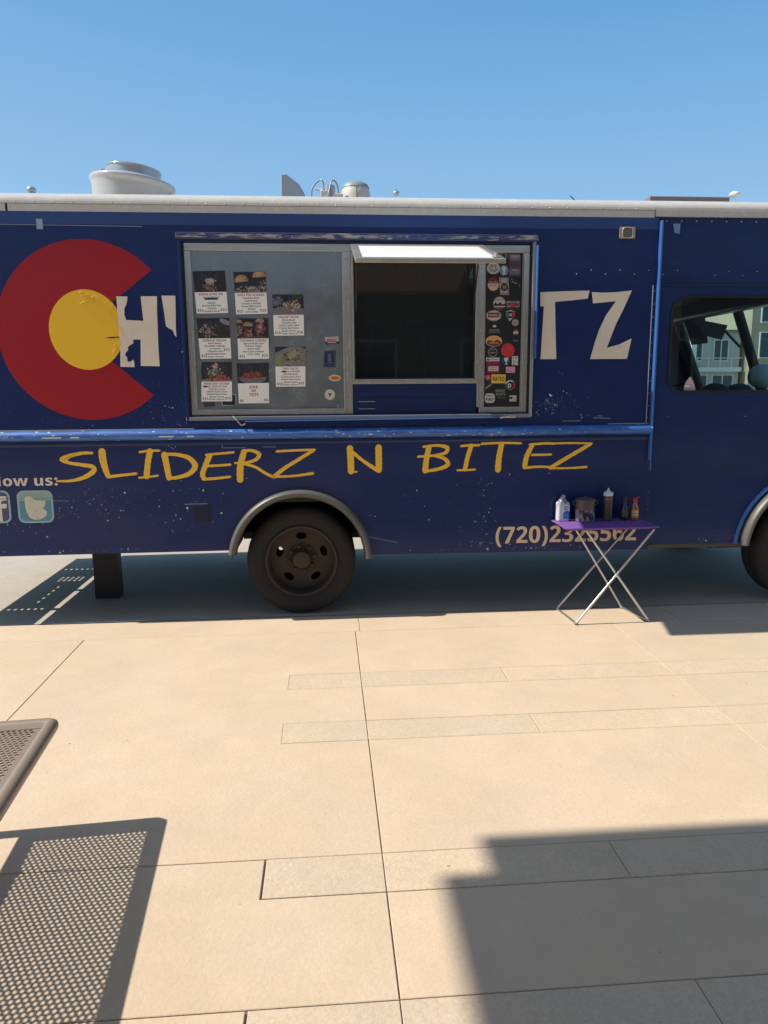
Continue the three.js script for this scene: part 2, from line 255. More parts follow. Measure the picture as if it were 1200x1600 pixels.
  const curve = []; for (let i = 0; i <= 10; i++) { const a = i / 10 * Math.PI / 2; curve.push([-0.10 + 0.108 * Math.cos(a), 2.892 + 0.078 * Math.sin(a)]); }
  mesh('roof_edge', profileX([[-0.14, 2.886], [0.008, 2.886], ...curve, [-0.14, 2.965]], X0, 2.33), CAPW, truck);
  mesh('roof_edge', profileX([[-0.14, 2.845], [0.007, 2.845], [0.008, 2.885], ...curve.slice(1), [-0.14, 2.965]], 2.331, 3.52), CAPW, truck);
  { const s = profileX([[-0.02, 2.838], [0.003, 2.838], [0.004, 2.884], [-0.02, 2.884]], -2.06, 2.325); mesh('drip_rail', s, CAPW, truck); }
  mesh('drip_rail', profileX([[-0.02, 2.838], [0.006, 2.838], [0.007, 2.884], [-0.02, 2.884]], X0, -2.075), CAPW, truck);
  const riv = new THREE.SphereGeometry(0.006, 8, 5), at = (x, y, z) => riv.clone().translate(x, y, z), rv = [];
  for (let x = -2.5; x < 2.32; x += 0.1235) rv.push(at(x, 2.893, 0.007));
  for (let x = 2.42; x < 3.5; x += 0.11) rv.push(at(x, 2.82, -0.012));
  const small = new THREE.SphereGeometry(0.0045, 6, 4); const at2 = (x, y, z) => small.clone().translate(x, y, z);
  for (let i = 0; i < 8; i++) rv.push(at2(1.78 + i * 0.105, 2.455 + (i % 2) * 0.028, 0.0));
  for (let i = 0; i < 6; i++) rv.push(at2(2.80 + i * 0.105, 2.452 + (i % 2) * 0.028, -0.012));
  for (let y = 1.44; y < 2.36; y += 0.09) rv.push(at2(2.354, y, 0.001));
  for (let x = -2.5; x < -0.94; x += 0.107) rv.push(at2(x, 1.388, 0.012));
  const rivets = mesh('rivet_row', rv, ALU, truck); rivets.userData.kind = 'stuff';
  // the rest of the shell
  const shell = std(0.55, 0.55, 0.53, 0.6), inner = std(0.24, 0.25, 0.255, 0.6, 0.1);
  mesh('roof', profileX([[-0.135, 2.90], [-0.135, 2.955], [-1.125, 3.0], [-2.1, 2.955], [-2.245, 2.90]], X0, 3.50), CAPW, truck);
  mesh('rear_wall', box(X0, X0 + 0.03, 0.515, 2.885, ZB, -0.031), NAVY, truck);
  mesh('far_side_wall', slabOf(poly([[X0, 0.60], [XS, 0.60], [XS, 2.885], [X0, 2.885]]), ZB, ZB + 0.03), NAVY, truck);
  const farCab = [[XS + 0.004, 0.55], [4.25, 0.55], [4.27, 1.30], [3.94, 1.42], [3.54, 2.42], [3.40, 2.86], [XS + 0.004, 2.86]];
  mesh('far_cab_side', slabOf(poly(farCab, [roundRect(2.62, 3.50, 1.60, 2.24, 0.06)]), ZB, ZB + 0.03), NAVY, truck);
  mesh('floor', box(X0 + 0.031, 4.2, 0.86, 0.90, ZB + 0.031, -0.047), DARK, truck);
  mesh('interior_lining', [box(X0 + 0.04, XS - 0.04, 0.905, 2.88, ZB + 0.035, ZB + 0.05), box(XS - 0.03, XS, 0.905, 2.88, ZB + 0.04, -0.05), box(X0 + 0.04, XS - 0.04, 2.86, 2.875, ZB + 0.06, -0.05)], inner, truck);
  mesh('cab_ceiling', box(XS + 0.01, 3.46, 2.42, 2.45, ZB + 0.04, -0.06), BLACK, truck);
  mesh('cab_back', box(XS + 0.006, XS + 0.02, 0.905, 2.41, ZB + 0.05, -0.06), BLACK, truck);
  // front of the cab: windscreen frame with a slanted centre post and corner posts, short nose
  mesh('nose', profileX(rect(ZB + 0.05, -0.06, 0.55, 1.30), 4.20, 4.27), NAVY, truck);
  mesh('cowl', [rod([3.94, 1.40, -0.05], [3.94, 1.40, ZB + 0.05], 0.05), box(3.96, 4.25, 1.27, 1.33, ZB + 0.06, -0.06)], NAVY, truck);
  mesh('windscreen_post', rod([3.94, 1.40, -1.06], [3.53, 2.44, -1.06], 0.042), BLACK, truck);
  mesh('windscreen_post', rod([3.93, 1.42, ZB + 0.10], [3.52, 2.44, ZB + 0.10], 0.05), BLACK, truck);
  mesh('windscreen_post', rod([3.93, 1.42, -0.075], [3.52, 2.44, -0.075], 0.03), BLACK, truck);
  mesh('windscreen_header', rbox(3.36, 3.50, 2.28, 2.86, ZB + 0.05, -0.06, 0.03), NAVY, truck);
  mesh('dashboard', [rbox(3.45, 3.92, 1.02, 1.60, ZB + 0.10, -0.12, 0.08, 4), tube([[3.30, 1.60, -1.25], [3.38, 1.70, -1.45], [3.30, 1.66, -1.72]], 0.016), new THREE.TorusGeometry(0.21, 0.016, 8, 40).rotateY(Math.PI / 2).rotateZ(-0.9).translate(3.30, 1.52, -1.60)], BLACK, truck);
  const seat = part('driver_seat', truck); mesh('cushion', rbox(2.62, 3.10, 1.05, 1.22, -1.95, -1.40, 0.06, 3), DARK, seat); mesh('backrest', rbox(2.58, 2.72, 1.20, 1.78, -1.93, -1.42, 0.06, 3), DARK, seat);
  const jump = part('passenger_seat', truck); mesh('cushion', rbox(2.62, 3.05, 1.05, 1.20, -0.95, -0.45, 0.06, 3), DARK, jump); mesh('backrest', rbox(2.57, 2.70, 1.20, 1.58, -0.95, -0.45, 0.06, 3), DARK, jump);
  mesh('sun_visor', slabOf(poly([[3.469, 2.2904], [3.799, 2.2316], [3.752, 2.096], [3.56, 2.1436]]), -1.62, -1.60), BLACK, truck);
  mesh('visor_arm', [rod([...[3.777, 2.1846], -1.61], [...[3.94, 2.0303], -1.61], 0.012), slabOf(poly([[3.338, 2.4643], [3.607, 2.4058], [3.668, 2.0724], [3.516, 2.0548]]), -1.72, -1.70)], BLACK, truck);
  mesh('mirror', new THREE.SphereGeometry(0.16, 24, 14).scale(1.15, 0.62, 0.35).rotateY(0.5).translate(...[3.578, 1.743], -0.62), std(0.30, 0.36, 0.35, 0.5), truck);
  for (const [x, y, r] of [[...[3.34, 1.5967], 0.12], [...[3.553, 1.5841], 0.13]]) mesh('dash_hood', new THREE.SphereGeometry(r, 20, 12).scale(1.1, 0.8, 0.8).translate(x, y, -0.9), BLACK, truck);
  const door = part('door_window', truck);
  mesh('gasket', slabOf(poly(roundRect(2.488, 3.432, 1.620, 2.312, 0.112), [roundRect(2.506, 3.414, 1.638, 2.294, 0.095)]), -0.013, -0.006), std(0.006, 0.008, 0.016, 0.7), door);
  mesh('pane', slabOf(poly(roundRect(2.50, 3.42, 1.632, 2.30, 0.10)), -0.030, -0.028), GLASS, door);
  const triTex = canvas(128, 128, (x) => { x.fillStyle = 'rgb(196,170,172)'; x.fillRect(0, 0, 128, 128); x.strokeStyle = 'rgb(150,110,118)'; x.lineWidth = 3; for (const y of [70, 84, 98, 110]) { x.beginPath(); x.moveTo(34, y); x.lineTo(94, y); x.stroke(); } x.fillStyle = 'rgb(225,214,214)'; x.fillRect(46, 74, 36, 18); });
  { const [a, b] = [2.579, 1.6341], [c, d] = [2.723, 1.7347]; mesh('sticker', uvFit(slabOf(poly([[a + 0.052, b], [c - 0.012, b], [c - 0.006, b + 0.012], [c - 0.024, b + 0.06], [(a + c) / 2 + 0.026, d], [(a + c) / 2 + 0.014, d], [a + 0.058, b + 0.06], [a + 0.046, b + 0.012]]), -0.027, -0.025), a, c, b, d), new THREE.MeshStandardMaterial({ map: triTex, roughness: 0.6 }), door); }
  mesh('door_rail', rbox(2.39, 3.50, 2.375, 2.388, -0.013, 0.0, 0.003), NAVY, truck);
  mesh('cab_seam', rbox(2.40, 2.414, 2.39, 2.83, -0.013, -0.006, 0.003), NAVY, truck);
  mesh('rocker', [rbox(2.40, 3.17, 0.452, 0.486, -0.05, -0.022, 0.004)], std(0.10, 0.085, 0.075, 0.8), truck);
  for (const [a, b] of [[2.62, 2.66], [2.90, 2.94], [2.96, 3.20]]) mesh('step_bracket', rbox(a, b, 0.442, 0.47, -0.4, -0.03, 0.004), DARK, truck);
  // wheel arch flares
  const flareP = [[0.462, -0.02], [0.4605, 0.02], [0.464, 0.05], [0.474, 0.072], [0.490, 0.082], [0.506, 0.074], [0.517, 0.052], [0.522, 0.02], [0.523, 0.0]];
  const flare = (a0, al) => wheelwise(lathe(flareP, 48, a0, al));
  mesh('wheel_arch', flare(Math.PI / 2 + 0.02, Math.PI - 0.14).scale(1, 1, 1).translate(-0.205, 0.44, 0.0), FLARE, truck).userData.label = 'grey flared lip over the rear wheel';
  mesh('wheel_arch', [wheelwise(lathe(flareP.map(([r, z]) => [r + 0.055, z]), 48, Math.PI / 2 + 0.12, Math.PI - 0.2)).translate(3.70, 0.43, -0.014)], FLARE, truck);
  mesh('arch_moulding', wheelwise(lathe([[0.592, 0], [0.592, 0.02], [0.61, 0.024], [0.618, 0]], 48, Math.PI / 2 + 0.12, Math.PI - 0.2)).translate(3.70, 0.43, -0.014), TRIM, truck);
  mesh('wheel_well', [wheelwise(lathe([[0.50, -0.03], [0.50, -0.75]], 32, Math.PI / 2, Math.PI)).translate(-0.205, 0.45, 0), box(-0.7, 0.3, 0.45, 0.96, -0.77, -0.75)], BLACK, truck);
  mesh('wheel_well', [wheelwise(lathe([[0.56, -0.05], [0.56, -0.6]], 32, Math.PI / 2, Math.PI)).translate(3.70, 0.45, 0)], BLACK, truck);
  // wheels: tyre, rim with hand holes, hub, lug nuts
  const tyreP = [[0.262, -0.21], [0.30, -0.22], [0.375, -0.215], [0.404, -0.19], [0.404, -0.16], [0.396, -0.155], [0.396, -0.145], [0.406, -0.14], [0.406, -0.085], [0.396, -0.08], [0.396, -0.07], [0.404, -0.065], [0.402, -0.03], [0.378, -0.006], [0.345, 0.002], [0.338, -0.003], [0.305, -0.003], [0.30, -0.008], [0.262, -0.02]];
  const gT = wheelwise(lathe(tyreP, 56)), gR = M(wheelwise(lathe([[0.262, -0.022], [0.270, -0.010], [0.262, -0.003], [0.250, -0.010], [0.244, -0.05], [0.236, -0.118]], 48)),
    slabOf(poly(circ(0, 0, 0.238, 0.238, 40), Array.from({ length: 5 }, (_, i) => { const a = Math.PI / 2 + i * 2 * Math.PI / 5; return circ(0, 0, 0.042, 0.026, 14).map(([x, y]) => { const rx = x, ry = y + 0.172, b = a - Math.PI / 2; return [rx * Math.cos(b) - ry * Math.sin(b), rx * Math.sin(b) + ry * Math.cos(b)]; }); })), -0.128, -0.118),
    wheelwise(lathe([[0.236, -0.13], [0.236, -0.20]], 32)));
  const gH = wheelwise(lathe([[0.115, -0.118], [0.112, -0.108], [0.075, -0.104], [0.068, -0.05], [0.058, -0.036], [0.0005, -0.034]], 20));
  const lug = new THREE.CylinderGeometry(0.013, 0.013, 0.03, 6).rotateX(Math.PI / 2);
  const wheel = (x, z, flip) => { const w = part('wheel', truck); w.position.set(x, 0.406, z); if (flip) w.rotation.y = Math.PI; mesh('tyre', gT, RUBBER, w); mesh('rim', gR, RIM, w); mesh('hub', gH, RIM, w);
    for (let i = 0; i < 8; i++) { const a = i * Math.PI / 4 + 0.2; mesh('lug_nut', lug.clone().translate(0.094 * Math.cos(a), 0.094 * Math.sin(a), -0.10), RIM, w); } };
  wheel(-0.205, -0.075); wheel(-0.205, -0.305); wheel(3.70, -0.07); wheel(-0.205, ZB + 0.09, true); wheel(3.70, ZB + 0.09, true);
  mesh('chassis_rail', [box(X0 + 0.2, 4.1, 0.62, 0.80, -0.78, -0.70), box(X0 + 0.2, 4.1, 0.62, 0.80, -1.55, -1.47), box(3.62, 3.78, 0.36, 0.46, -2.0, -0.3)], DARK, truck);
  mesh('axle_housing', [new THREE.SphereGeometry(0.17, 20, 14).scale(1, 1, 0.9).translate(-0.205, 0.42, -1.12), rod([-0.205, 0.42, -1.9], [-0.205, 0.42, -0.3], 0.06)], DARK, truck); mesh('exhaust_pipe', [rod([0.5, 0.50, -0.5], [1.1, 0.50, -0.5], 0.09), rod([-2.3, 0.56, -0.62], [0.5, 0.52, -0.5], 0.035)], RIM, truck);
  for (const z of [-0.72, -1.52]) mesh('leaf_spring', tube([[-0.85, 0.62, z], [-0.5, 0.50, z], [-0.2, 0.47, z], [0.1, 0.50, z], [0.45, 0.62, z]], 0.03, 20, 6), DARK, truck);
  mesh('fuel_tank', rbox(0.7, 1.7, 0.46, 0.84, -1.42, -0.82, 0.06, 3), DARK, truck);
  mesh('stabiliser_leg', rbox(-1.90, -1.71, 0.0, 0.86, -0.80, -0.66, 0.004), BLACK, truck);
  { // perforated steel step behind the body
    const b = part('rear_step', truck), x0 = -2.975, x1 = -2.60, z0 = -2.16, z1 = -0.03, holes = [];
    for (let i = 0; i < 6; i++) holes.push(circ(-2.93 + i * 0.05, -0.42, 0.017, 0.019, 10), circ(-2.93 + i * 0.05, -1.70, 0.017, 0.019, 10));
    for (let i = 0; i < 5; i++) for (let j = 0; j < 3; j++) holes.push(circ(-2.85 + i * 0.045, -1.28 - j * 0.055, 0.016, 0.02, 10));
    for (let i = 0; i < 5; i++) holes.push(circ(-2.78, -0.62 - i * 0.11, 0.014, 0.03, 10));
    mesh('tread_plate', slabOf(poly(rect(x0, x1, z0, z1), holes), 0, 0.012).rotateX(-Math.PI / 2).applyMatrix4(new THREE.Matrix4().makeScale(1, 1, -1)).translate(0, 0.50, 0), ALUD, b).geometry.index;
    for (const z of [-0.40, -0.95, -1.62, -2.0]) mesh('bracket', box(-2.61, -2.55, 0.47, 0.512, z - 0.03, z + 0.03), ALUD, b);
  }
  // ---- emblem and lettering: cut vinyl and brushed paint, each piece lying on the panel
  const arc = (cx, cy, r, a, b, n) => Array.from({ length: n + 1 }, (_, i) => { const t = (a + (b - a) * i / n) * Math.PI / 180; return [cx + r * Math.cos(t), cy + r * Math.sin(t)]; });
  mesh('emblem_ring', slabOf(poly([...arc(-1.603, 2.067, 0.598, 42, 313.5, 80), ...arc(-1.61, 2.072, 0.245, 306, 46, 50)]), 0, 0.0016), RED, truck).userData.label = 'large red C of the round emblem';
  mesh('emblem_disc', slabOf(poly(circ(-1.612, 2.075, 0.247, 0.266, 64)), 0, 0.0024), GOLD, truck).userData.label = 'gold disc inside the red C';
  { const gl = []; for (let i = 0; i < 46; i++) { const a = i < 16 ? rr(0.9, 1.6) : rr(-0.75, 0.85), r = rr(0.17, 0.243), x = -1.612 + r * Math.cos(a), y = 2.075 + r * 1.06 * Math.sin(a), t = a + Math.PI / 2 + rr(-0.35, 0.35), l = rr(0.008, 0.03); gl.push(tube([[x, y, 0.002], [x + l * Math.cos(t), y + l * Math.sin(t), 0.0042], [x + 2 * l * Math.cos(t + 0.2), y + 2 * l * Math.sin(t + 0.2), 0.002]], 0.0016, 5, 5)); } mesh('vinyl_wrinkle', gl, GOLD, truck).userData.kind = 'stuff'; }
  mesh('vinyl_tear', slabOf(poly([[-1.495, 2.022], [-1.457, 2.0294], [-1.395, 2.0303], [-1.396, 2.0218], [-1.447, 2.0187]]), 0.0024, 0.003), BLACK, truck);
  const letter = (pts, z = 0.0032) => mesh('letter', uvFit(slabOf(poly(pts), 0, z), -2, -1, 1.5, 2.5), VINYL, truck);
  letter([[-1.4, 2.2962], [-1.326, 2.2943], [-1.33, 2.267], [-1.339, 2.2397], [-1.353, 2.2166], [-1.352, 2.1934], [-1.356, 2.1765], [-1.344, 2.1406], [-1.23, 2.1342], [-1.235, 2.2146], [-1.238, 2.2966], [-1.13, 2.2968], [-1.135, 2.2146], [-1.137, 2.1193], [-1.14, 1.9698], [-1.139, 1.8307], [-1.266, 1.8335], [-1.256, 2.0108], [-1.307, 2.0099], [-1.306, 1.9863], [-1.327, 1.9746], [-1.345, 1.9618], [-1.344, 1.9404], [-1.36, 1.9255], [-1.368, 1.9062], [-1.354, 1.8932], [-1.354, 1.8652], [-1.335, 1.8608], [-1.315, 1.8758], [-1.309, 1.8629], [-1.308, 1.8251], [-1.403, 1.8288], [-1.397, 1.9385], [-1.397, 2.1406]]).userData.label = 'torn H with ragged gaps';
  letter([[-1.1, 2.3011], [-1.008, 2.3012], [-1.012, 2.183], [-1.016, 2.0766], [-1.014, 2.0274], [-1.028, 2.0403], [-1.032, 2.0595], [-1.041, 2.0745], [-1.06, 2.0831], [-1.081, 2.1001], [-1.09, 2.2041]]).userData.label = 'torn stub of the letter I';
  letter([[1.523, 2.3303], [1.711, 2.3379], [1.878, 2.3416], [1.866, 2.2869], [1.747, 2.2746], [1.63, 2.2639], [1.637, 2.125], [1.652, 1.8673], [1.537, 1.8677], [1.545, 2.0845], [1.551, 2.2333], [1.526, 2.2332]]).userData.label = 'letter T losing its left arm';
  letter([[1.896, 2.3312], [1.967, 2.3281], [2.07, 2.3308], [2.187, 2.344], [2.135, 2.2225], [2.08, 2.1084], [2.021, 1.9451], [2.113, 1.9688], [2.201, 2.0098], [2.174, 1.8667], [1.902, 1.8662], [1.93, 1.9775], [1.961, 2.0759], [2.008, 2.1737], [2.074, 2.2703], [1.987, 2.2612], [1.908, 2.2547]]);
  const brush = (...ss) => { const g = ss.map(([pts, ws], i) => stroke(pts, ws, 0.002, 0.0026 + i * 0.0003)); mesh('letter', g, SIGNY, truck); };
  const k = 0.00091, kb = 0.001165, kc = 0.00109; // metres per unit of each measured sheet
  brush([[[-1.634, 1.2392], [-1.696, 1.2391], [-1.788, 1.2209], [-1.846, 1.1966], [-1.8, 1.1735], [-1.711, 1.1572], [-1.635, 1.1392], [-1.63, 1.1185], [-1.685, 1.0761], [-1.783, 1.0476], [-1.89, 1.0447]], [20 * k, 24 * k, 30 * k, 30 * k, 24 * k, 28 * k, 34 * k, 40 * k, 34 * k, 22 * k, 14 * k]]);
  brush([[[-1.567, 1.2504], [-1.565, 1.1943], [-1.552, 1.1238], [-1.537, 1.0737]], [54 * k, 54 * k, 46 * k, 36 * k]], [[[-1.54, 1.07], [-1.452, 1.0789], [-1.343, 1.0894]], [26 * k, 22 * k, 20 * k]]);
  brush([[[-1.238, 1.2477], [-1.258, 1.1663], [-1.273, 1.0674]], [46 * k, 44 * k, 46 * k]], [[[-1.31, 1.2403], [-1.24, 1.2496], [-1.177, 1.2497]], [18 * k]], [[[-1.325, 1.0598], [-1.26, 1.0653], [-1.195, 1.0728]], [16 * k]]);
  brush([[[-1.141, 1.221], [-1.13, 1.1455], [-1.118, 1.0535]], [50 * k, 46 * k, 42 * k]], [[[-1.145, 1.223], [-1.058, 1.2199], [-0.9712, 1.1932], [-0.9321, 1.1397], [-0.9672, 1.089], [-1.048, 1.0599], [-1.122, 1.0517]], [22 * k, 26 * k, 36 * k, 46 * k, 36 * k, 28 * k, 24 * k]]);
  brush([[[-0.8287, 1.2085], [-0.8618, 1.1363], [-0.8839, 1.0735], [-0.8733, 1.0452]], [34 * kb, 32 * kb, 30 * kb, 26 * kb]], [[[-0.8534, 1.2149], [-0.7603, 1.2221], [-0.6597, 1.2303]], [14 * kb]], [[[-0.8452, 1.1361], [-0.7639, 1.1385], [-0.6872, 1.1434]], [15 * kb]], [[[-0.8806, 1.0417], [-0.7799, 1.0474], [-0.6908, 1.0569]], [18 * kb, 15 * kb]]);
  brush([[[-0.5866, 1.2354], [-0.6158, 1.1326], [-0.6221, 1.0325]], [34 * kb, 40 * kb, 40 * kb]], [[[-0.5924, 1.2391], [-0.5325, 1.2407], [-0.4807, 1.2133], [-0.5011, 1.1795], [-0.5716, 1.1563], [-0.6533, 1.1538]], [16 * kb, 18 * kb, 26 * kb, 22 * kb, 16 * kb, 12 * kb]], [[[-0.5959, 1.1493], [-0.5128, 1.1237], [-0.442, 1.0785], [-0.385, 1.0482]], [16 * kb, 18 * kb, 18 * kb]]);
  brush([[[-0.3574, 1.2322], [-0.2317, 1.2378], [-0.0863, 1.2407]], [14 * kb]], [[[-0.0961, 1.2371], [-0.2094, 1.1692], [-0.308, 1.1095], [-0.38, 1.053]], [20 * kb, 22 * kb, 26 * kb]], [[[-0.3873, 1.0506], [-0.2367, 1.0556], [-0.1048, 1.0719]], [14 * kb, 15 * kb, 18 * kb]]);
  brush([[[0.1635, 1.2495], [0.1684, 1.1636], [0.1696, 1.081]], [40 * kb]], [[[0.1609, 1.0738], [0.2114, 1.0779]], [10 * kb]], [[[0.1694, 1.2311], [0.2542, 1.1587], [0.3582, 1.0867]], [22 * kb, 20 * kb, 26 * kb]], [[[0.3695, 1.2528], [0.37, 1.1668], [0.3706, 1.0865]], [40 * kb, 40 * kb, 38 * kb]]);
  brush([[[0.7334, 1.2441], [0.7162, 1.161], [0.707, 1.0773]], [36 * kc, 36 * kc, 40 * kc]], [[[0.6938, 1.2516], [0.8033, 1.2594], [0.8688, 1.24], [0.8597, 1.21], [0.792, 1.1901], [0.6543, 1.1804]], [16 * kc, 18 * kc, 30 * kc, 24 * kc, 18 * kc, 14 * kc]], [[[0.7686, 1.1858], [0.8507, 1.1614], [0.8744, 1.1237], [0.8276, 1.0953], [0.7105, 1.0726]], [14 * kc, 26 * kc, 30 * kc, 24 * kc, 18 * kc]]);
  brush([[[1.044, 1.2562], [1.017, 1.1683], [0.9995, 1.0821]], [30 * kc]], [[[0.9694, 1.2526], [1.037, 1.2575], [1.101, 1.2578]], [16 * kc]], [[[0.943, 1.0771], [1.004, 1.0773], [1.073, 1.0809]], [13 * kc]]);
  brush([[[1.119, 1.2668], [1.261, 1.272], [1.41, 1.2677]], [15 * kc]], [[[1.266, 1.2638], [1.249, 1.1649], [1.243, 1.0759]], [36 * kc, 38 * kc, 42 * kc]]);
  brush([[[1.496, 1.2549], [1.456, 1.1736], [1.441, 1.0987]], [28 * kc, 34 * kc, 34 * kc]], [[[1.475, 1.2576], [1.593, 1.2642], [1.66, 1.2621]], [16 * kc]], [[[1.494, 1.1813], [1.572, 1.1814], [1.637, 1.1828]], [16 * kc, 14 * kc]], [[[1.437, 1.087], [1.539, 1.0937], [1.623, 1.0912]], [18 * kc, 14 * kc]]);
  brush([[[1.658, 1.2633], [1.797, 1.2639], [1.939, 1.2597]], [13 * kc]], [[[1.927, 1.254], [1.788, 1.1748], [1.635, 1.0851]], [24 * kc, 26 * kc, 26 * kc]], [[[1.625, 1.0817], [1.779, 1.0805], [1.907, 1.0868]], [14 * kc, 13 * kc, 17 * kc]]);
  const bold = await new FontLoader().loadAsync('fonts/droid/droid_sans_bold.typeface.json');
  function text(str, x0, x1, y0, y1, z, mat, parent, squeezeH) { // one mesh per character, fitted to a box on the panel
    const sh = bold.generateShapes(str, 1); let all = new THREE.Box2();
    const G = sh.map((s) => { const g = slabOf(s, 0, 1, 0, 6); g.computeBoundingBox(); all.expandByPoint(g.boundingBox.min); all.expandByPoint(g.boundingBox.max); return g; });
    const sx = (x1 - x0) / (all.max.x - all.min.x), sy = (y1 - y0) / (all.max.y - all.min.y);
    for (const g of G) { g.translate(-all.min.x, -all.min.y, 0).scale(sx, sy, z).translate(x0, y0, 0.002); mesh('letter', uvFit(g, -2, -1, 0, 1), mat, parent); }
  }
  text('Follow us:', [-2.469, 1.0629][0], [-1.884, 1.0531][0], [-2.017, 1.0148][1], [-2.011, 1.0912][1], 0.0014, VINYL, truck);
  text('(720)2325562', [1.235, 0.5114][0], [2.31, 0.4857][0], 0.498, 0.652, 0.0014, TANV, truck);
  // worn social media tiles
  const tile = (x0, x1, y0, y1, col, glyph) => { const t = canvas(256, 256, (x) => {
      x.fillStyle = 'rgb(150,180,180)'; x.fillRect(0, 0, 256, 256); x.fillStyle = col; x.beginPath(); x.roundRect(14, 14, 228, 228, 40); x.fill();
      glyph(x); for (let i = 0; i < 60; i++) { x.fillStyle = rnd() < 0.5 ? 'rgba(30,42,70,0.75)' : 'rgba(205,205,190,0.7)'; x.beginPath(); x.ellipse(rnd() * 256, rnd() * 256, rr(1, 7), rr(0.6, 2.2), rr(-0.4, 0.4), 0, 7); x.fill(); }
      x.strokeStyle = 'rgba(25,32,50,0.9)'; x.lineWidth = 3; x.beginPath(); x.moveTo(120, 62); x.lineTo(160, 68); x.lineTo(256, 60); x.stroke(); });
    mesh('social_tile', uvFit(slabOf(poly(roundRect(x0, x1, y0, y1, 0.045)), 0, 0.0022), x0, x1, y0, y1), phys({ map: t, roughness: 0.5 }), truck); };
  tile([-2.459, 0.901][0], [-2.218, 0.8963][0], 0.755, 0.985, 'rgb(68,74,112)', (x) => { x.fillStyle = 'rgb(214,208,190)'; x.beginPath(); x.moveTo(150, 242); x.lineTo(150, 140); x.lineTo(120, 140); x.lineTo(120, 104); x.lineTo(150, 104); x.bezierCurveTo(150, 50, 170, 40, 232, 44); x.lineTo(232, 78); x.bezierCurveTo(200, 76, 192, 80, 192, 104); x.lineTo(232, 104); x.lineTo(226, 140); x.lineTo(192, 140); x.lineTo(192, 242); x.fill(); });
  tile(...[[-2.17, 0.8999][0], [-1.927, 0.8952][0]], 0.752, 0.982, 'rgb(86,142,156)', (x) => { x.fillStyle = 'rgba(160,175,160,0.8)'; x.fillRect(14, 14, 228, 66); x.fillStyle = 'rgb(206,202,178)'; x.beginPath(); x.moveTo(54, 60); x.bezierCurveTo(60, 40, 100, 36, 112, 66); x.lineTo(122, 76); x.lineTo(205, 84); x.lineTo(196, 120); x.lineTo(180, 140); x.lineTo(206, 166); x.bezierCurveTo(210, 210, 170, 232, 120, 230); x.bezierCurveTo(70, 226, 52, 180, 54, 60); x.fill(); });
  mesh('badge', rbox(...[[-1.885, 2.7572][0], [-1.844, 2.7575][0]], [-1.875, 2.725][1], [-1.87, 2.7895][1], 0.001, 0.004, 0.001), std(0.30, 0.38, 0.5, 0.6), truck);
  mesh('badge', slabOf(poly([[2.469, 2.801], [2.521, 2.8015], [2.52, 2.7326], [2.482, 2.741]]), -0.012, -0.008), std(0.16, 0.27, 0.5, 0.6), truck);
  { const L = part('marker_lamp', truck), [a, b] = [2.076, 2.6947], [c, d] = [2.187, 2.7728]; mesh('bezel', slabOf(poly(roundRect(a, c, b, d, 0.008), [roundRect(a + 0.022, c - 0.022, b + 0.008, d - 0.008, 0.012)]), 0, 0.014), std(0.42, 0.36, 0.30, 0.4, 0.3), L);
    mesh('lens', rbox(a + 0.024, c - 0.024, b + 0.010, d - 0.010, 0.001, 0.012, 0.004), std(0.16, 0.14, 0.12, 0.3), L); mesh('lens_rim', tube(roundRect(a + 0.02, c - 0.02, b + 0.006, d - 0.006, 0.014, 3).map(([x, y]) => [x, y, 0.014]), 0.003, 40, 6, true), std(0.66, 0.56, 0.42, 0.3, 0.5), L); }

  // ---- serving side: aluminium frame, menu panel, hatch with raised awning, sticker panel
  const SX0 = -0.948, SX1 = 1.455;
  const worn = canvas(1024, 32, (x, w, h) => { x.fillStyle = 'rgb(58,66,98)'; x.fillRect(0, 0, w, h); for (let i = 0; i < 420; i++) { x.fillStyle = ['rgb(172,166,160)', 'rgb(140,132,136)', 'rgb(40,62,120)', 'rgb(105,98,110)'][Math.floor(rnd() * 4)]; x.beginPath(); x.ellipse(rnd() * w, 16 + gauss() * 7, rr(2, 26), rr(1, 5), rr(-0.1, 0.1), 0, 7); x.fill(); } });
  const fr = part('serving_frame', truck);
  mesh('header_strip', uvFit(flat(rbox(-0.985, 1.495, 2.668, 2.712, 0.0, 0.022, 0.004)), -0.985, 1.495, 2.668, 2.712), new THREE.MeshStandardMaterial({ map: worn, roughness: 0.6 }), fr);
  mesh('jamb', [rbox(SX0 - 0.026, SX0 - 0.004, 1.45, 2.667, 0.0, 0.016, 0.004)], NAVY, fr);
  mesh('jamb', [rbox(SX1 + 0.004, SX1 + 0.026, 1.46, 2.667, 0.0, 0.02, 0.004)], ALUD, fr);
  mesh('jamb', [rbox(SX1 + 0.0265, SX1 + 0.036, 1.87, 2.64, 0.0, 0.055, 0.003)], TRIM, fr);
  mesh('sill', [rbox(-0.975, 1.47, 1.455, 1.482, 0.0, 0.016, 0.004)], std(0.30, 0.31, 0.34, 0.5, 0.2, { map: texStrip }), fr);
  mesh('reveal', [box(SX0 - 0.003, SX0 + 0.004, 1.487, 2.66, -0.05, -0.001), box(SX1 - 0.004, SX1 + 0.003, 1.487, 2.66, -0.05, -0.001), box(SX0, SX1, 2.654, 2.661, -0.05, -0.001)], BLACK, fr);
  const zf = -0.022; // face of the aluminium frame, set back in the opening
  const bars = [[SX0 + 0.005, SX1 - 0.005, 2.600, 2.652], [SX0 + 0.005, SX0 + 0.050, 1.532, 2.5995], [SX0 + 0.005, 0.128, 1.490, 1.5315], [1.10, SX1 - 0.005, 1.490, 1.5315], [0.128, 0.190, 1.490, 2.5995], [1.083, 1.130, 1.532, 2.5995], [1.408, SX1 - 0.005, 1.532, 2.5995]];
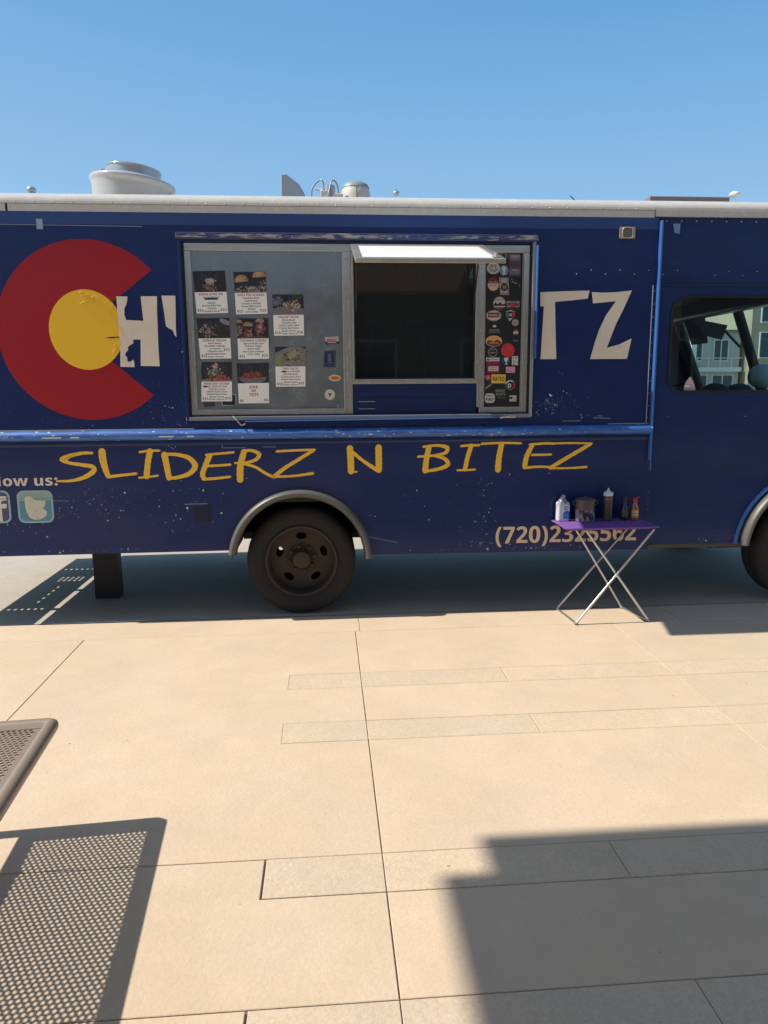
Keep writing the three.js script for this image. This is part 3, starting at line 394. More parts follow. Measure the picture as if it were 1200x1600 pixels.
  for (const [a, b, c, d] of bars) mesh('frame_bar', rbox(a, b, c, d, -0.045, zf, 0.004), ALU, fr);
  mesh('frame_screw', [1.6, 1.85, 2.1, 2.35, 2.55].flatMap((y) => [new THREE.SphereGeometry(0.006, 8, 5).scale(1, 1, 0.5).translate(0.158, y, zf), new THREE.SphereGeometry(0.006, 8, 5).scale(1, 1, 0.5).translate(1.108, y - 0.03, zf)]), ALUD, fr).userData.kind = 'stuff';
  const mp = part('menu_panel', truck);
  const galv = dataTex(512, (u, v) => { const q = 132 + (n4(u, v) - 0.5) * 10 + (n9(u * 1, v) - 0.5) * 8 + (n24(u, v) - 0.5) * 7 + (n210(u, v) - 0.5) * 8; return [q * 0.96, q, q * 1.02]; });
  mesh('sheet', uvFit(flat(box(SX0 + 0.0505, 0.1275, 1.532, 2.5995, -0.042, -0.034)), -0.86, 0.14, 1.53, 2.6), phys({ map: galv, roughness: 0.42, roughnessMap: roughSmear, metalness: 0.35, bumpMap: dent, bumpScale: 0.002, clearcoat: 0.5, clearcoatRoughness: 0.22 }), mp);
  const sgeo = (pts, z) => { const g = slabOf(poly(pts), -0.034, -0.034 + z); const xs = pts.map((p) => p[0]), ys = pts.map((p) => p[1]); return uvFit(g, Math.min(...xs), Math.max(...xs), Math.min(...ys), Math.max(...ys)); };
  const pm = (w, h, d) => new THREE.MeshStandardMaterial({ map: canvas(w, h, d), roughness: 0.5 });
  mesh('sticker', sgeo([[0.0004, 2.026], [0.0946, 2.0319], [0.099, 1.9807], [0.0046, 1.9748]], 0.0014), pm(128, 72, (x) => { x.fillStyle = 'rgb(180,175,170)'; x.fillRect(0, 0, 128, 72); x.fillStyle = 'rgb(40,34,36)'; x.fillRect(0, 44, 128, 28); x.fillStyle = 'rgb(150,40,50)'; x.font = 'bold 30px sans-serif'; x.fillText('MALK', 18, 42); x.fillStyle = 'rgb(205,180,180)'; x.fillRect(20, 50, 84, 8); }), mp);
  mesh('sticker', sgeo([[-0.0068, 1.9317], [0.075, 1.9335], [0.0709, 1.82], [-0.0133, 1.8204]], 0.0014), pm(96, 128, (x) => { x.fillStyle = 'rgb(28,38,66)'; x.fillRect(0, 0, 96, 128); x.strokeStyle = 'rgb(86,100,132)'; x.lineWidth = 3; x.strokeRect(10, 10, 76, 108); x.fillStyle = 'rgb(84,92,114)'; x.fillRect(34, 26, 26, 60); x.fillRect(24, 92, 50, 8); }), mp);
  { const pts = []; for (let i = 0; i < 32; i++) { const a = i / 32 * 6.283, r = i % 2 ? 1 : 0.84; pts[i] = [r * Math.cos(a), r * Math.sin(a)]; } const [cx, cy] = [0.0663, 1.7442]; const o = pts.map(([x, y]) => [cx + x * 0.046, cy + y * 0.024]);
    mesh('sticker', sgeo(o, 0.0014), pm(128, 72, (x) => { x.fillStyle = 'rgb(214,206,190)'; x.fillRect(0, 0, 128, 72); x.fillStyle = 'rgb(214,130,50)'; x.beginPath(); x.ellipse(64, 36, 48, 24, 0, 0, 7); x.fill(); x.fillStyle = 'rgb(120,60,24)'; x.font = 'bold 24px sans-serif'; x.fillText('rueben', 22, 44); }), mp); }
  { const [cx, cy] = [0.0282, 1.6274]; mesh('sticker', sgeo(circ(cx, cy, 0.037, 0.038, 24), 0.0014), pm(96, 96, (x) => { x.fillStyle = 'rgb(206,200,176)'; x.fillRect(0, 0, 96, 96); x.strokeStyle = 'rgb(150,140,118)'; x.lineWidth = 2; x.beginPath(); x.arc(48, 48, 43, 0, 7); x.stroke(); x.fillStyle = 'rgb(84,70,40)'; x.beginPath(); x.moveTo(30, 36); x.lineTo(44, 30); x.lineTo(48, 46); x.lineTo(56, 30); x.lineTo(66, 36); x.lineTo(52, 66); x.lineTo(46, 66); x.fill(); }), mp); }
  mesh('sticker', sgeo([[-0.7318, 1.6344], [-0.6332, 1.6357], [-0.6321, 1.5608], [-0.732, 1.5575]], 0.0014), pm(96, 80, (x) => { x.fillStyle = 'rgb(190,188,182)'; x.fillRect(0, 0, 96, 80); x.fillStyle = 'rgb(26,26,32)'; x.fillRect(4, 4, 88, 72); x.fillStyle = 'rgb(130,128,124)'; x.font = 'bold 16px sans-serif'; x.fillText('FOOD', 26, 46); }), mp);
  mesh('sticker', sgeo([[-0.8615, 1.5816], [-0.7806, 1.585], [-0.7779, 1.5517], [-0.8549, 1.5462]], 0.0014), pm(96, 40, (x) => { x.fillStyle = 'rgb(58,60,72)'; x.fillRect(0, 0, 96, 40); x.strokeStyle = 'rgb(22,24,32)'; x.lineWidth = 4; x.beginPath(); x.moveTo(6, 26); x.bezierCurveTo(30, 2, 40, 40, 60, 16); x.lineTo(90, 24); x.stroke(); }), mp);
  mesh('hook', tube([[...[0.067, 1.5483], -0.03], [...[0.0778, 1.5545], -0.015], [...[0.0839, 1.5397], -0.012], [...[0.0804, 1.5249], -0.03]], 0.0022, 16, 6), ALU, mp);
  for (const p of [[[-0.8776, 2.5868], [-0.8726, 2.5869], [-0.8679, 2.6209], [-0.8728, 2.6228]], [[-0.6667, 2.5989], [-0.6617, 2.5989], [-0.6564, 2.6301], [-0.6613, 2.632]], [[0.0786, 2.586], [0.0847, 2.586], [0.0897, 2.6353], [0.0847, 2.6372]]]) mesh('scuff', slabOf(poly(p), -0.034, -0.0333), ALUD, mp);
  // hatch: sash, blue apron below, dark kitchen behind
  const ha = part('serving_hatch', truck);
  mesh('sash', [rbox(0.1905, 0.206, 1.735, 2.5995, -0.045, -0.016, 0.003), rbox(1.066, 1.0825, 1.735, 2.5995, -0.045, -0.016, 0.003), rbox(0.1905, 1.0825, 1.700, 1.7345, -0.045, -0.012, 0.004), rbox(0.207, 1.0655, 2.575, 2.5995, -0.045, -0.018, 0.003)], ALU, ha);
  mesh('gasket', [box(0.2065, 0.216, 1.735, 2.574, -0.06, -0.026), box(1.056, 1.0655, 1.735, 2.574, -0.06, -0.026), box(0.2165, 1.0555, 1.735, 1.743, -0.06, -0.026)], BLACK, ha);
  mesh('pane', box(0.217, 1.055, 1.744, 2.573, -0.052, -0.049), phys({ color: lin(0.5, 0.55, 0.58), roughness: 0.02, transmission: 0.98, thickness: 0, ior: 1.5 }), ha);
  mesh('apron', [box(0.1905, 1.0825, 1.487, 1.6995, -0.05, -0.030), rbox(0.21, 1.07, 1.60, 1.606, -0.031, -0.026, 0.002), rbox(0.21, 1.07, 1.66, 1.664, -0.031, -0.027, 0.002)], NAVY, ha);
  mesh('apron_clip', [rbox(0.23, 0.35, 1.574, 1.579, -0.031, -0.026, 0.002), rbox(0.23, 0.35, 1.523, 1.528, -0.031, -0.026, 0.002)], ALU, ha);
  const ki = part('kitchen', truck);
  mesh('range_hood', [rbox(-0.6, 1.9, 2.25, 2.84, -2.15, -1.35, 0.02)], inner, ki);
  mesh('refrigerator', [rbox(0.95, 1.7, 0.91, 2.2, -2.16, -1.4, 0.02), rbox(0.97, 1.32, 1.1, 2.15, -1.398, -1.37, 0.01), rbox(1.335, 1.68, 1.1, 2.15, -1.398, -1.37, 0.01)], inner, ki);
  mesh('counter', [rbox(-0.8, 0.93, 1.72, 1.76, -2.15, -1.45, 0.01), rbox(-0.6, 1.5, 1.34, 1.38, -0.75, -0.08, 0.008)], inner, ki);
  mesh('ticket_sheet', [box(0.42, 0.62, 1.98, 2.2, -1.352, -1.348)], std(0.12, 0.12, 0.11, 0.9), ki);
  mesh('partition_post', [rbox(0.62, 0.66, 0.91, 2.85, -1.2, -1.16, 0.004), rbox(0.86, 0.88, 0.91, 2.85, -1.3, -1.28, 0.004)], inner, ki);
  // awning: the hatch cover swung up on its hinge
  const aw = part('awning', truck); aw.position.set(0, 2.632, 0.012); aw.rotation.x = Math.atan2(0.205, 0.69);
  const AL = 0.72, a0 = 0.19, a1 = 1.105;
  mesh('awning_panel', rbox(a0 + 0.045, a1 - 0.045, -0.012, 0.004, 0.03, AL - 0.05, 0.002), WHITE, aw);
  for (const [x0, x1, z0, z1] of [[a0, a0 + 0.044, 0, AL], [a1 - 0.044, a1, 0, AL], [a0 + 0.0445, a1 - 0.0445, 0, 0.029], [a0 + 0.0445, a1 - 0.0445, AL - 0.049, AL]]) mesh('awning_frame', rbox(x0, x1, -0.016, 0.012, z0, z1, 0.004), ALU, aw);
  mesh('latch', [new THREE.CylinderGeometry(0.012, 0.014, 0.03, 12).translate(a1 - 0.05, 0.025, AL - 0.06), rbox(a1 - 0.075, a1 - 0.02, 0.012, 0.018, AL - 0.085, AL - 0.03, 0.002)], ALU, aw);
  mesh('hinge', rod([a0, 0.006, -0.004], [a1, 0.006, -0.004], 0.008), ALUD, aw);
  for (const x of [0.222, 1.05]) mesh('prop_arm', rod([x, -0.03, 0.16], [x, -0.42, 0.10], 0.005), BLACK, aw);
  // folded counter rail and its ragged bright edge
  mesh('counter_rail', [rbox(-0.56, 1.27, 1.447, 1.453, 0.012, 0.045, 0.002).rotateZ(0.006)], TRIM, truck);
  mesh('counter_latch', [rbox(1.27, 1.36, 1.452, 1.478, 0.017, 0.035, 0.005), rod([1.24, 1.457, 0.04], [1.31, 1.464, 0.04], 0.008)], ALU, truck);
  mesh('cord', tube([[...[-0.6541, 1.4852], 0.02], [...[-0.6198, 1.4536], 0.045], [...[-0.5943, 1.422], 0.03], [...[-0.5672, 1.4306], 0.02]], 0.0045, 16, 6), ALU, truck);
  // black panel covered with stickers; each sticker is its own cut piece over one printed sheet layout
  const sp = part('sticker_panel', truck);
  const PW = 360, PH = 1430, PX = 120, PY = 80; // layout of the sheet, top left corner at (PX, PY)
  const sheet = canvas(720, 2048, (x) => {
    x.scale(2, 2048 / PH); x.translate(-PX, -PY);
    x.fillStyle = 'rgb(27,27,30)'; x.fillRect(PX, PY, PW, PH);
    const E = (cx, cy, w, h, f) => { x.fillStyle = f; x.beginPath(); x.ellipse(cx, cy, w / 2, h / 2, 0, 0, 7); x.fill(); };
    const Q = (x0, y0, w, h, f) => { x.fillStyle = f; x.fillRect(x0, y0, w, h); };
    const T = (s, cx, cy, px, f, w) => { x.fillStyle = f; x.font = 'bold ' + px + 'px sans-serif'; x.textAlign = 'center'; x.fillText(s, cx, cy, w); };
    const ring = (cx, cy, r, f, lw) => { x.strokeStyle = f; x.lineWidth = lw; x.beginPath(); x.arc(cx, cy, r, 0, 7); x.stroke(); };
    Q(332, 118, 106, 228, 'rgb(74,66,76)'); Q(340, 155, 90, 50, 'rgb(116,108,116)'); Q(346, 160, 78, 20, 'rgb(150,142,146)'); Q(338, 278, 92, 50, 'rgb(110,104,110)'); T('FOOD', 384, 296, 18, 'rgb(165,160,160)', 80);
    Q(236, 96, 96, 100, 'rgb(64,64,70)'); E(285, 160, 60, 70, 'rgb(120,118,116)'); E(285, 168, 36, 46, 'rgb(50,50,54)');
    E(194, 275, 120, 104, 'rgb(176,174,172)'); for (let i = 0; i < 6; i++) { x.strokeStyle = 'rgb(46,46,50)'; x.lineWidth = 7; x.beginPath(); x.arc(194 + 22 * Math.cos(i), 275 + 18 * Math.sin(i), 14, i, i + 2.4); x.stroke(); }
    E(288, 292, 82, 92, 'rgb(108,132,150)'); E(288, 276, 34, 36, 'rgb(196,202,206)'); Q(280, 290, 16, 34, 'rgb(196,202,206)'); Q(268, 322, 40, 7, 'rgb(180,188,194)');
    E(193, 412, 102, 122, 'rgb(200,170,152)'); x.save(); x.beginPath(); x.ellipse(193, 412, 51, 61, 0, 0, 7); x.clip(); Q(142, 351, 102, 56, 'rgb(112,36,46)'); x.fillStyle = 'rgb(150,110,110)'; x.beginPath(); x.moveTo(142, 410); x.lineTo(170, 384); x.lineTo(192, 402); x.lineTo(214, 380); x.lineTo(244, 410); x.fill(); x.restore(); T('BREWING', 193, 432, 16, 'rgb(150,100,90)', 80);
    x.fillStyle = 'rgb(160,156,150)'; x.beginPath(); x.moveTo(244, 352); x.lineTo(330, 352); x.lineTo(336, 508); x.lineTo(250, 508); x.fill(); x.strokeStyle = 'rgb(60,58,56)'; x.lineWidth = 5; x.strokeRect(256, 360, 66, 44); x.strokeRect(254, 450, 72, 48); x.fillStyle = 'rgb(52,50,50)'; x.beginPath(); x.arc(292, 440, 34, 0, 7); x.fill(); T('75', 292, 452, 32, 'rgb(178,174,168)');
    x.strokeStyle = 'rgb(150,150,148)'; x.lineWidth = 4; x.beginPath(); x.moveTo(348, 372); x.quadraticCurveTo(400, 380, 436, 436); x.stroke(); T('Prim', 388, 410, 30, 'rgb(150,150,148)');
    E(248, 585, 112, 124, 'rgb(182,178,172)'); x.save(); x.beginPath(); x.ellipse(248, 585, 56, 62, 0, 0, 7); x.clip(); x.fillStyle = 'rgb(36,34,38)'; x.beginPath(); x.moveTo(190, 600); x.lineTo(214, 572); x.lineTo(232, 590); x.lineTo(254, 570); x.lineTo(276, 592); x.lineTo(306, 578); x.lineTo(306, 604); x.lineTo(190, 604); x.fill(); Q(190, 616, 120, 40, 'rgb(96,62,66)'); x.restore(); T('BAREROOT', 248, 556, 17, 'rgb(50,48,52)', 78);
    E(238, 508, 40, 26, 'rgb(120,118,116)');
    Q(312, 560, 118, 76, 'rgb(150,140,136)'); Q(318, 578, 106, 26, 'rgb(120,60,64)'); E(372, 606, 46, 38, 'rgb(190,44,52)'); Q(314, 616, 114, 18, 'rgb(44,44,46)'); T('DENVER', 371, 576, 16, 'rgb(60,50,52)');
    E(198, 691, 137, 98, 'rgb(196,184,168)'); x.strokeStyle = 'rgb(110,50,52)'; x.lineWidth = 3; x.beginPath(); x.ellipse(198, 691, 62, 43, 0, 0, 7); x.stroke(); Q(146, 664, 104, 42, 'rgb(104,34,40)'); T('Sheldon', 198, 694, 24, 'rgb(206,190,170)', 92);
    x.fillStyle = 'rgb(190,190,186)'; x.beginPath(); x.moveTo(304, 656); x.quadraticCurveTo(346, 628, 392, 656); x.quadraticCurveTo(394, 710, 340, 742); x.quadraticCurveTo(302, 710, 304, 656); x.fill(); x.fillStyle = 'rgb(44,120,96)'; x.beginPath(); x.moveTo(306, 660); x.lineTo(332, 644); x.lineTo(334, 736); x.quadraticCurveTo(302, 704, 306, 660); x.fill(); x.fillStyle = 'rgb(186,44,56)'; x.beginPath(); x.moveTo(366, 646); x.lineTo(390, 660); x.quadraticCurveTo(390, 704, 366, 722); x.fill(); Q(332, 652, 34, 62, 'rgb(24,24,26)'); T('H', 349, 696, 34, 'rgb(230,228,224)');
    E(392, 752, 63, 63, 'rgb(168,164,158)'); ring(392, 752, 24, 'rgb(120,116,112)', 3); Q(380, 742, 24, 20, 'rgb(132,126,122)');
    Q(140, 764, 128, 82, 'rgb(22,22,24)'); E(205, 784, 34, 22, 'rgb(186,184,180)'); T('Colorado', 204, 826, 22, 'rgb(150,150,148)', 96); Q(150, 834, 112, 7, 'rgb(130,130,128)'); Q(316, 836, 40, 5, 'rgb(90,88,88)');
    E(398, 842, 46, 44, 'rgb(196,180,172)'); x.fillStyle = 'rgb(150,60,66)'; x.beginPath(); x.arc(398, 832, 22, Math.PI, 0); x.fill(); E(398, 862, 26, 20, 'rgb(60,44,46)'); Q(370, 902, 54, 12, 'rgb(70,70,72)'); T('SINGLE', 397, 924, 15, 'rgb(120,118,116)', 52);
    E(200, 918, 150, 100, 'rgb(206,190,170)'); x.save(); x.beginPath(); x.ellipse(200, 918, 70, 45, 0, 0, 7); x.clip(); Q(120, 868, 160, 52, 'rgb(216,160,66)'); x.fillStyle = 'rgb(112,34,48)'; x.beginPath(); x.moveTo(124, 930); x.lineTo(160, 908); x.lineTo(196, 924); x.lineTo(230, 904); x.lineTo(276, 930); x.lineTo(276, 970); x.lineTo(124, 970); x.fill(); x.restore(); T('TROPICANA', 200, 940, 16, 'rgb(212,180,150)', 104);
    E(190, 1018, 88, 88, 'rgb(24,24,26)'); ring(190, 1018, 39, 'rgb(176,172,166)', 4); T('TABLE', 190, 1028, 18, 'rgb(176,172,166)', 56); x.strokeStyle = 'rgb(176,172,166)'; x.lineWidth = 3; x.beginPath(); x.moveTo(168, 1004); x.lineTo(184, 990); x.lineTo(208, 1004); x.stroke();
    E(327, 1001, 124, 128, 'rgb(198,52,50)'); Q(296, 962, 34, 5, 'rgb(130,34,36)'); Q(286, 1004, 84, 4, 'rgb(160,46,44)'); Q(300, 1022, 60, 4, 'rgb(160,46,44)'); E(292, 976, 18, 14, 'rgb(140,36,38)');
    Q(128, 1064, 126, 44, 'rgb(186,184,178)'); E(148, 1084, 22, 20, 'rgb(70,84,76)'); Q(166, 1082, 76, 6, 'rgb(130,128,124)');
    Q(134, 1100, 122, 108, 'rgb(130,26,72)'); Q(152, 1146, 88, 42, 'rgb(208,194,172)'); T('BURRITO', 196, 1164, 15, 'rgb(60,40,44)', 76); Q(162, 1172, 66, 6, 'rgb(90,60,60)');
    x.fillStyle = 'rgb(40,66,104)'; x.beginPath(); x.moveTo(266, 1068); x.lineTo(352, 1064); x.lineTo(344, 1124); x.quadraticCurveTo(310, 1142, 278, 1120); x.fill(); x.fillStyle = 'rgb(196,206,200)'; x.beginPath(); x.moveTo(292, 1066); x.lineTo(332, 1066); x.quadraticCurveTo(330, 1098, 316, 1104); x.lineTo(316, 1122); x.lineTo(328, 1130); x.lineTo(298, 1130); x.lineTo(308, 1122); x.lineTo(308, 1104); x.quadraticCurveTo(292, 1096, 292, 1066); x.fill();
    Q(362, 1052, 60, 86, 'rgb(198,194,184)'); for (const [a, b, f] of [[374, 1064, 0], [398, 1064, 0], [376, 1100, 1], [402, 1102, 1], [376, 1122, 2]]) Q(a, b, 14, 9, ['rgb(110,104,100)', 'rgb(180,60,60)', 'rgb(60,50,56)'][f]);
    Q(308, 1148, 88, 60, 'rgb(206,146,166)'); x.strokeStyle = 'rgb(150,104,124)'; x.lineWidth = 3; x.beginPath(); x.moveTo(322, 1172); x.quadraticCurveTo(330, 1200, 372, 1188); x.stroke();
    for (const [a, b] of [[132, 1236], [156, 1232], [160, 1256], [140, 1262], [146, 1246]]) E(a, b, 30, 28, 'rgb(196,78,78)'); E(146, 1248, 20, 18, 'rgb(206,130,110)');
    x.save(); x.translate(243, 1260); x.rotate(0.03); Q(-66, -42, 134, 84, 'rgb(222,176,72)'); T('RATIO', 0, 20, 54, 'rgb(44,36,28)', 112); x.restore();
    E(351, 1318, 96, 96, 'rgb(40,44,40)'); ring(351, 1318, 40, 'rgb(60,110,84)', 12); x.strokeStyle = 'rgb(180,46,52)'; x.lineWidth = 12; x.beginPath(); x.arc(351, 1318, 40, -0.5, 1.3); x.stroke(); x.strokeStyle = 'rgb(200,198,194)'; x.lineWidth = 12; x.beginPath(); x.arc(351, 1318, 40, 3.4, 5.4); x.stroke(); T('D', 344, 1342, 52, 'rgb(214,212,206)');
    x.save(); x.translate(152, 1326); x.rotate(-0.6); Q(-38, -22, 76, 44, 'rgb(26,28,28)'); T('HOTEL', 0, 10, 22, 'rgb(176,182,176)', 66); x.restore(); E(152, 1290, 20, 10, 'rgb(70,150,110)');
    T('GRASS', 258, 1380, 34, 'rgb(140,140,132)', 92); T('ROOTS', 262, 1412, 34, 'rgb(140,140,132)', 88); Q(236, 1432, 74, 5, 'rgb(120,118,112)');
    x.fillStyle = 'rgb(190,188,182)'; x.beginPath(); x.roundRect(118, 1392, 92, 90, 30); x.fill(); T('FORTY', 164, 1424, 24, 'rgb(34,34,36)', 74); T('FWY', 164, 1462, 38, 'rgb(24,24,26)', 76);
    Q(343, 1411, 66, 60, 'rgb(206,184,178)'); Q(346, 1424, 26, 22, 'rgb(50,44,60)'); Q(374, 1452, 30, 8, 'rgb(190,120,116)'); E(384, 1436, 12, 10, 'rgb(110,60,64)');
  });
  const sheetMat = new THREE.MeshStandardMaterial({ map: sheet, roughness: 0.55 });
  // the sheet in place: layout corner -> panel
  const [sxa, sya] = [1.152, 2.6409], [sxb, syb] = [1.433, 1.5459], W0 = 1.132, W1 = 1.405;
  const lx = (u) => W0 + (u - 112) / (452 - 112) * (W1 - W0), ly = (v) => sya + (v - 88) / (1498 - 88) * (syb - sya);
  // the photographed panel leans, so the layout is sheared upright: left edge at u = 130 - (v - 88) * 0.0142
  const PL = (u, v) => [lx(u + (v - 793) * 0.0142 * 1.0 - (0)), ly(v)];
  const fit = (g) => { const p = g.attributes.position, uu = new Float32Array(p.count * 2); for (let i = 0; i < p.count; i++) { const v = 88 + (p.getY(i) - sya) / (syb - sya) * 1410, u = 112 + (p.getX(i) - W0) / (W1 - W0) * 340 - (v - 793) * 0.0142; uu[2 * i] = (u - PX) / PW; uu[2 * i + 1] = 1 - (v - PY) / PH; } g.setAttribute('uv', new THREE.BufferAttribute(uu, 2)); return g; };
  mesh('backing', box(1.1305, 1.4075, 1.5325, 2.5995, -0.044, -0.034), std(0.010, 0.010, 0.011, 0.45), sp);
  mesh('backing_frame', [rbox(1.1305, 1.139, 1.5325, 2.5995, -0.0338, -0.03, 0.002), rbox(1.4, 1.4075, 1.5325, 2.5995, -0.0338, -0.03, 0.002)], ALUD, sp);
  const stk = (pts, z = 0.0012) => mesh('sticker', fit(slabOf(poly(pts.map(([u, v]) => PL(u, v))), -0.0335, -0.0335 + z)), sheetMat, sp);
  const sE = (cx, cy, w, h, z) => stk(circ(cx, cy, w / 2, h / 2, 26), z), sQ = (x0, y0, w, h, z) => stk([[x0, y0], [x0, y0 + h], [x0 + w, y0 + h], [x0 + w, y0]], z);
  sQ(334, 120, 102, 224); sQ(238, 98, 92, 96, 0.0016); sE(194, 275, 118, 102); sE(288, 292, 80, 90, 0.0018); sE(193, 412, 100, 120); stk([[246, 354], [252, 506], [334, 506], [328, 354]], 0.0016);
  stk([[346, 360], [344, 386], [430, 440], [438, 428]]); sE(248, 585, 110, 122); sQ(314, 562, 114, 72); sE(198, 691, 135, 96); stk([[306, 656], [306, 700], [340, 740], [388, 700], [390, 656], [346, 636]], 0.0016); sE(392, 752, 61, 61, 0.002);
  sQ(142, 766, 124, 78); sE(398, 842, 50, 70); sQ(370, 900, 54, 30); sE(200, 918, 148, 98); sE(190, 1018, 86, 86); sE(327, 1001, 122, 126, 0.0016); sQ(130, 1066, 122, 34); sQ(136, 1102, 118, 104, 0.0018); stk([[268, 1070], [280, 1120], [312, 1136], [342, 1124], [350, 1066]], 0.0018); sQ(364, 1054, 56, 82); sQ(310, 1150, 84, 56); sE(146, 1247, 52, 54); stk([[178, 1218], [178, 1300], [306, 1302], [310, 1220]], 0.0016); sE(351, 1318, 94, 94); stk([[112, 1338], [142, 1360], [192, 1316], [160, 1286]]); sQ(208, 1350, 104, 90); stk(roundRect(119, 209, 1393, 1481, 28).map(([a, b]) => [a, b]).reverse(), 0.0018); sQ(345, 1413, 62, 56);

  // ---- roof fittings
  { const f = part('exhaust_fan', truck); f.position.set(-1.455, 2.985, -0.80); f.scale.setScalar(0.965); f.rotation.z = -0.10; const FW = std(0.50, 0.485, 0.46, 0.4, 0.1, { roughnessMap: roughSmear });
    mesh('fan_housing', lathe([[0.20, -0.02], [0.284, 0.0], [0.298, 0.10], [0.306, 0.195], [0.318, 0.215], [0.326, 0.232], [0.323, 0.248], [0.308, 0.256], [0.205, 0.285]], 48), FW, f);
    mesh('motor_cover', lathe([[0.205, 0.27], [0.207, 0.335], [0.20, 0.352], [0.17, 0.362], [0.0005, 0.368]], 40), std(0.42, 0.44, 0.46, 0.32, 0.5), f);
    mesh('cover_rim', new THREE.TorusGeometry(0.205, 0.008, 8, 44).rotateX(Math.PI / 2).translate(0, 0.342, 0), ALU, f);
    mesh('latch', rbox(-0.235, -0.205, 0.275, 0.315, 0.03, 0.07, 0.006), ALUD, f); mesh('curb', rbox(-0.26, 0.26, -0.06, 0.0, -0.26, 0.26, 0.01), ALU, f); }
  const GV = std(0.36, 0.40, 0.44, 0.4, 0.4);
  mesh('vent_hood', slabOf(poly([[-0.312, 2.98], [-0.306, 3.262], [-0.268, 3.268], [-0.17, 3.195], [-0.13, 3.125], [-0.10, 2.98]]), -0.95, -0.65, 0.006), GV, truck);
  { const f = part('small_fan', truck);
    mesh('guard', [tube([[-0.075, 2.97, -0.8], [-0.075, 3.20, -0.8], [-0.06, 3.225, -0.8], [0.0, 3.245, -0.72], [0.012, 3.22, -0.72], [0.016, 3.10, -0.72]], 0.0065, 30, 6), tube([[0.03, 2.99, -0.66], [0.055, 3.15, -0.66], [0.08, 3.235, -0.7], [0.11, 3.235, -0.74], [0.125, 3.19, -0.76], [0.125, 2.99, -0.76]], 0.0065, 30, 6), tube([[-0.05, 3.195, -0.8], [0.0, 3.165, -0.7], [0.03, 3.11, -0.66]], 0.007, 14, 6)], ALUD, f);
    mesh('motor', [new THREE.CylinderGeometry(0.042, 0.05, 0.16, 18).translate(0.062, 3.155, -0.85), new THREE.CylinderGeometry(0.10, 0.10, 0.14, 18).translate(0.03, 3.04, -0.85)], GV, f);
    mesh('wiring_box', [rbox(-0.01, 0.06, 3.08, 3.155, -0.72, -0.66, 0.006), rbox(0.08, 0.16, 3.04, 3.135, -0.74, -0.66, 0.008)], std(0.55, 0.47, 0.40, 0.6), f); }
  { const f = part('air_conditioner', truck); mesh('shroud', lathe([[0.18, -0.02], [0.168, 0.12], [0.142, 0.205], [0.10, 0.228], [0.0005, 0.234]], 32).scale(0.72, 1, 0.72).translate(0.265, 3.02, -0.85), std(0.50, 0.47, 0.40, 0.55), f);
    mesh('shroud_cap', lathe([[0.146, 0.196], [0.134, 0.218], [0.10, 0.238], [0.0005, 0.244]], 32).scale(0.74, 1, 0.74).translate(0.265, 3.02, -0.85), std(0.25, 0.27, 0.26, 0.5), f);
    mesh('strap', rbox(0.262, 0.272, 2.99, 3.20, -0.735, -0.72, 0.002), ALUD, f); }
  mesh('antenna_base', [new THREE.SphereGeometry(0.022, 14, 10).scale(1.1, 1, 1).translate(...[0.5614, 3.1252], -0.6), rod([...[0.5614, 3.1252], -0.6], [...[0.5567, 3.1526], -0.6], 0.008)], GV, truck);
  mesh('clearance_lamp', [new THREE.SphereGeometry(0.034, 16, 10).scale(1, 0.75, 1).translate(...[-2.08, 3.0908], -0.5), new THREE.CylinderGeometry(0.03, 0.04, 0.16, 14).translate([-2.08, 3.0908][0], [-2.08, 3.0908][1] - 0.09, -0.5)], GV, truck);
  mesh('roof_hatch', rbox(2.50, 3.14, 2.98, 3.107, -1.1, -0.5, 0.01), std(0.20, 0.15, 0.15, 0.6), truck);
  mesh('roof_knob', new THREE.SphereGeometry(0.040, 16, 10).scale(1, 0.62, 1).translate(...[3.175, 3.1228], -0.5), std(0.66, 0.64, 0.62, 0.5), truck);
  mesh('roof_wire', tube([[...[1.775, 2.9458], -0.05], [...[1.756, 2.9668], -0.05], [...[1.732, 2.9878], -0.05]], 0.0035, 10, 5), BLACK, truck);
}

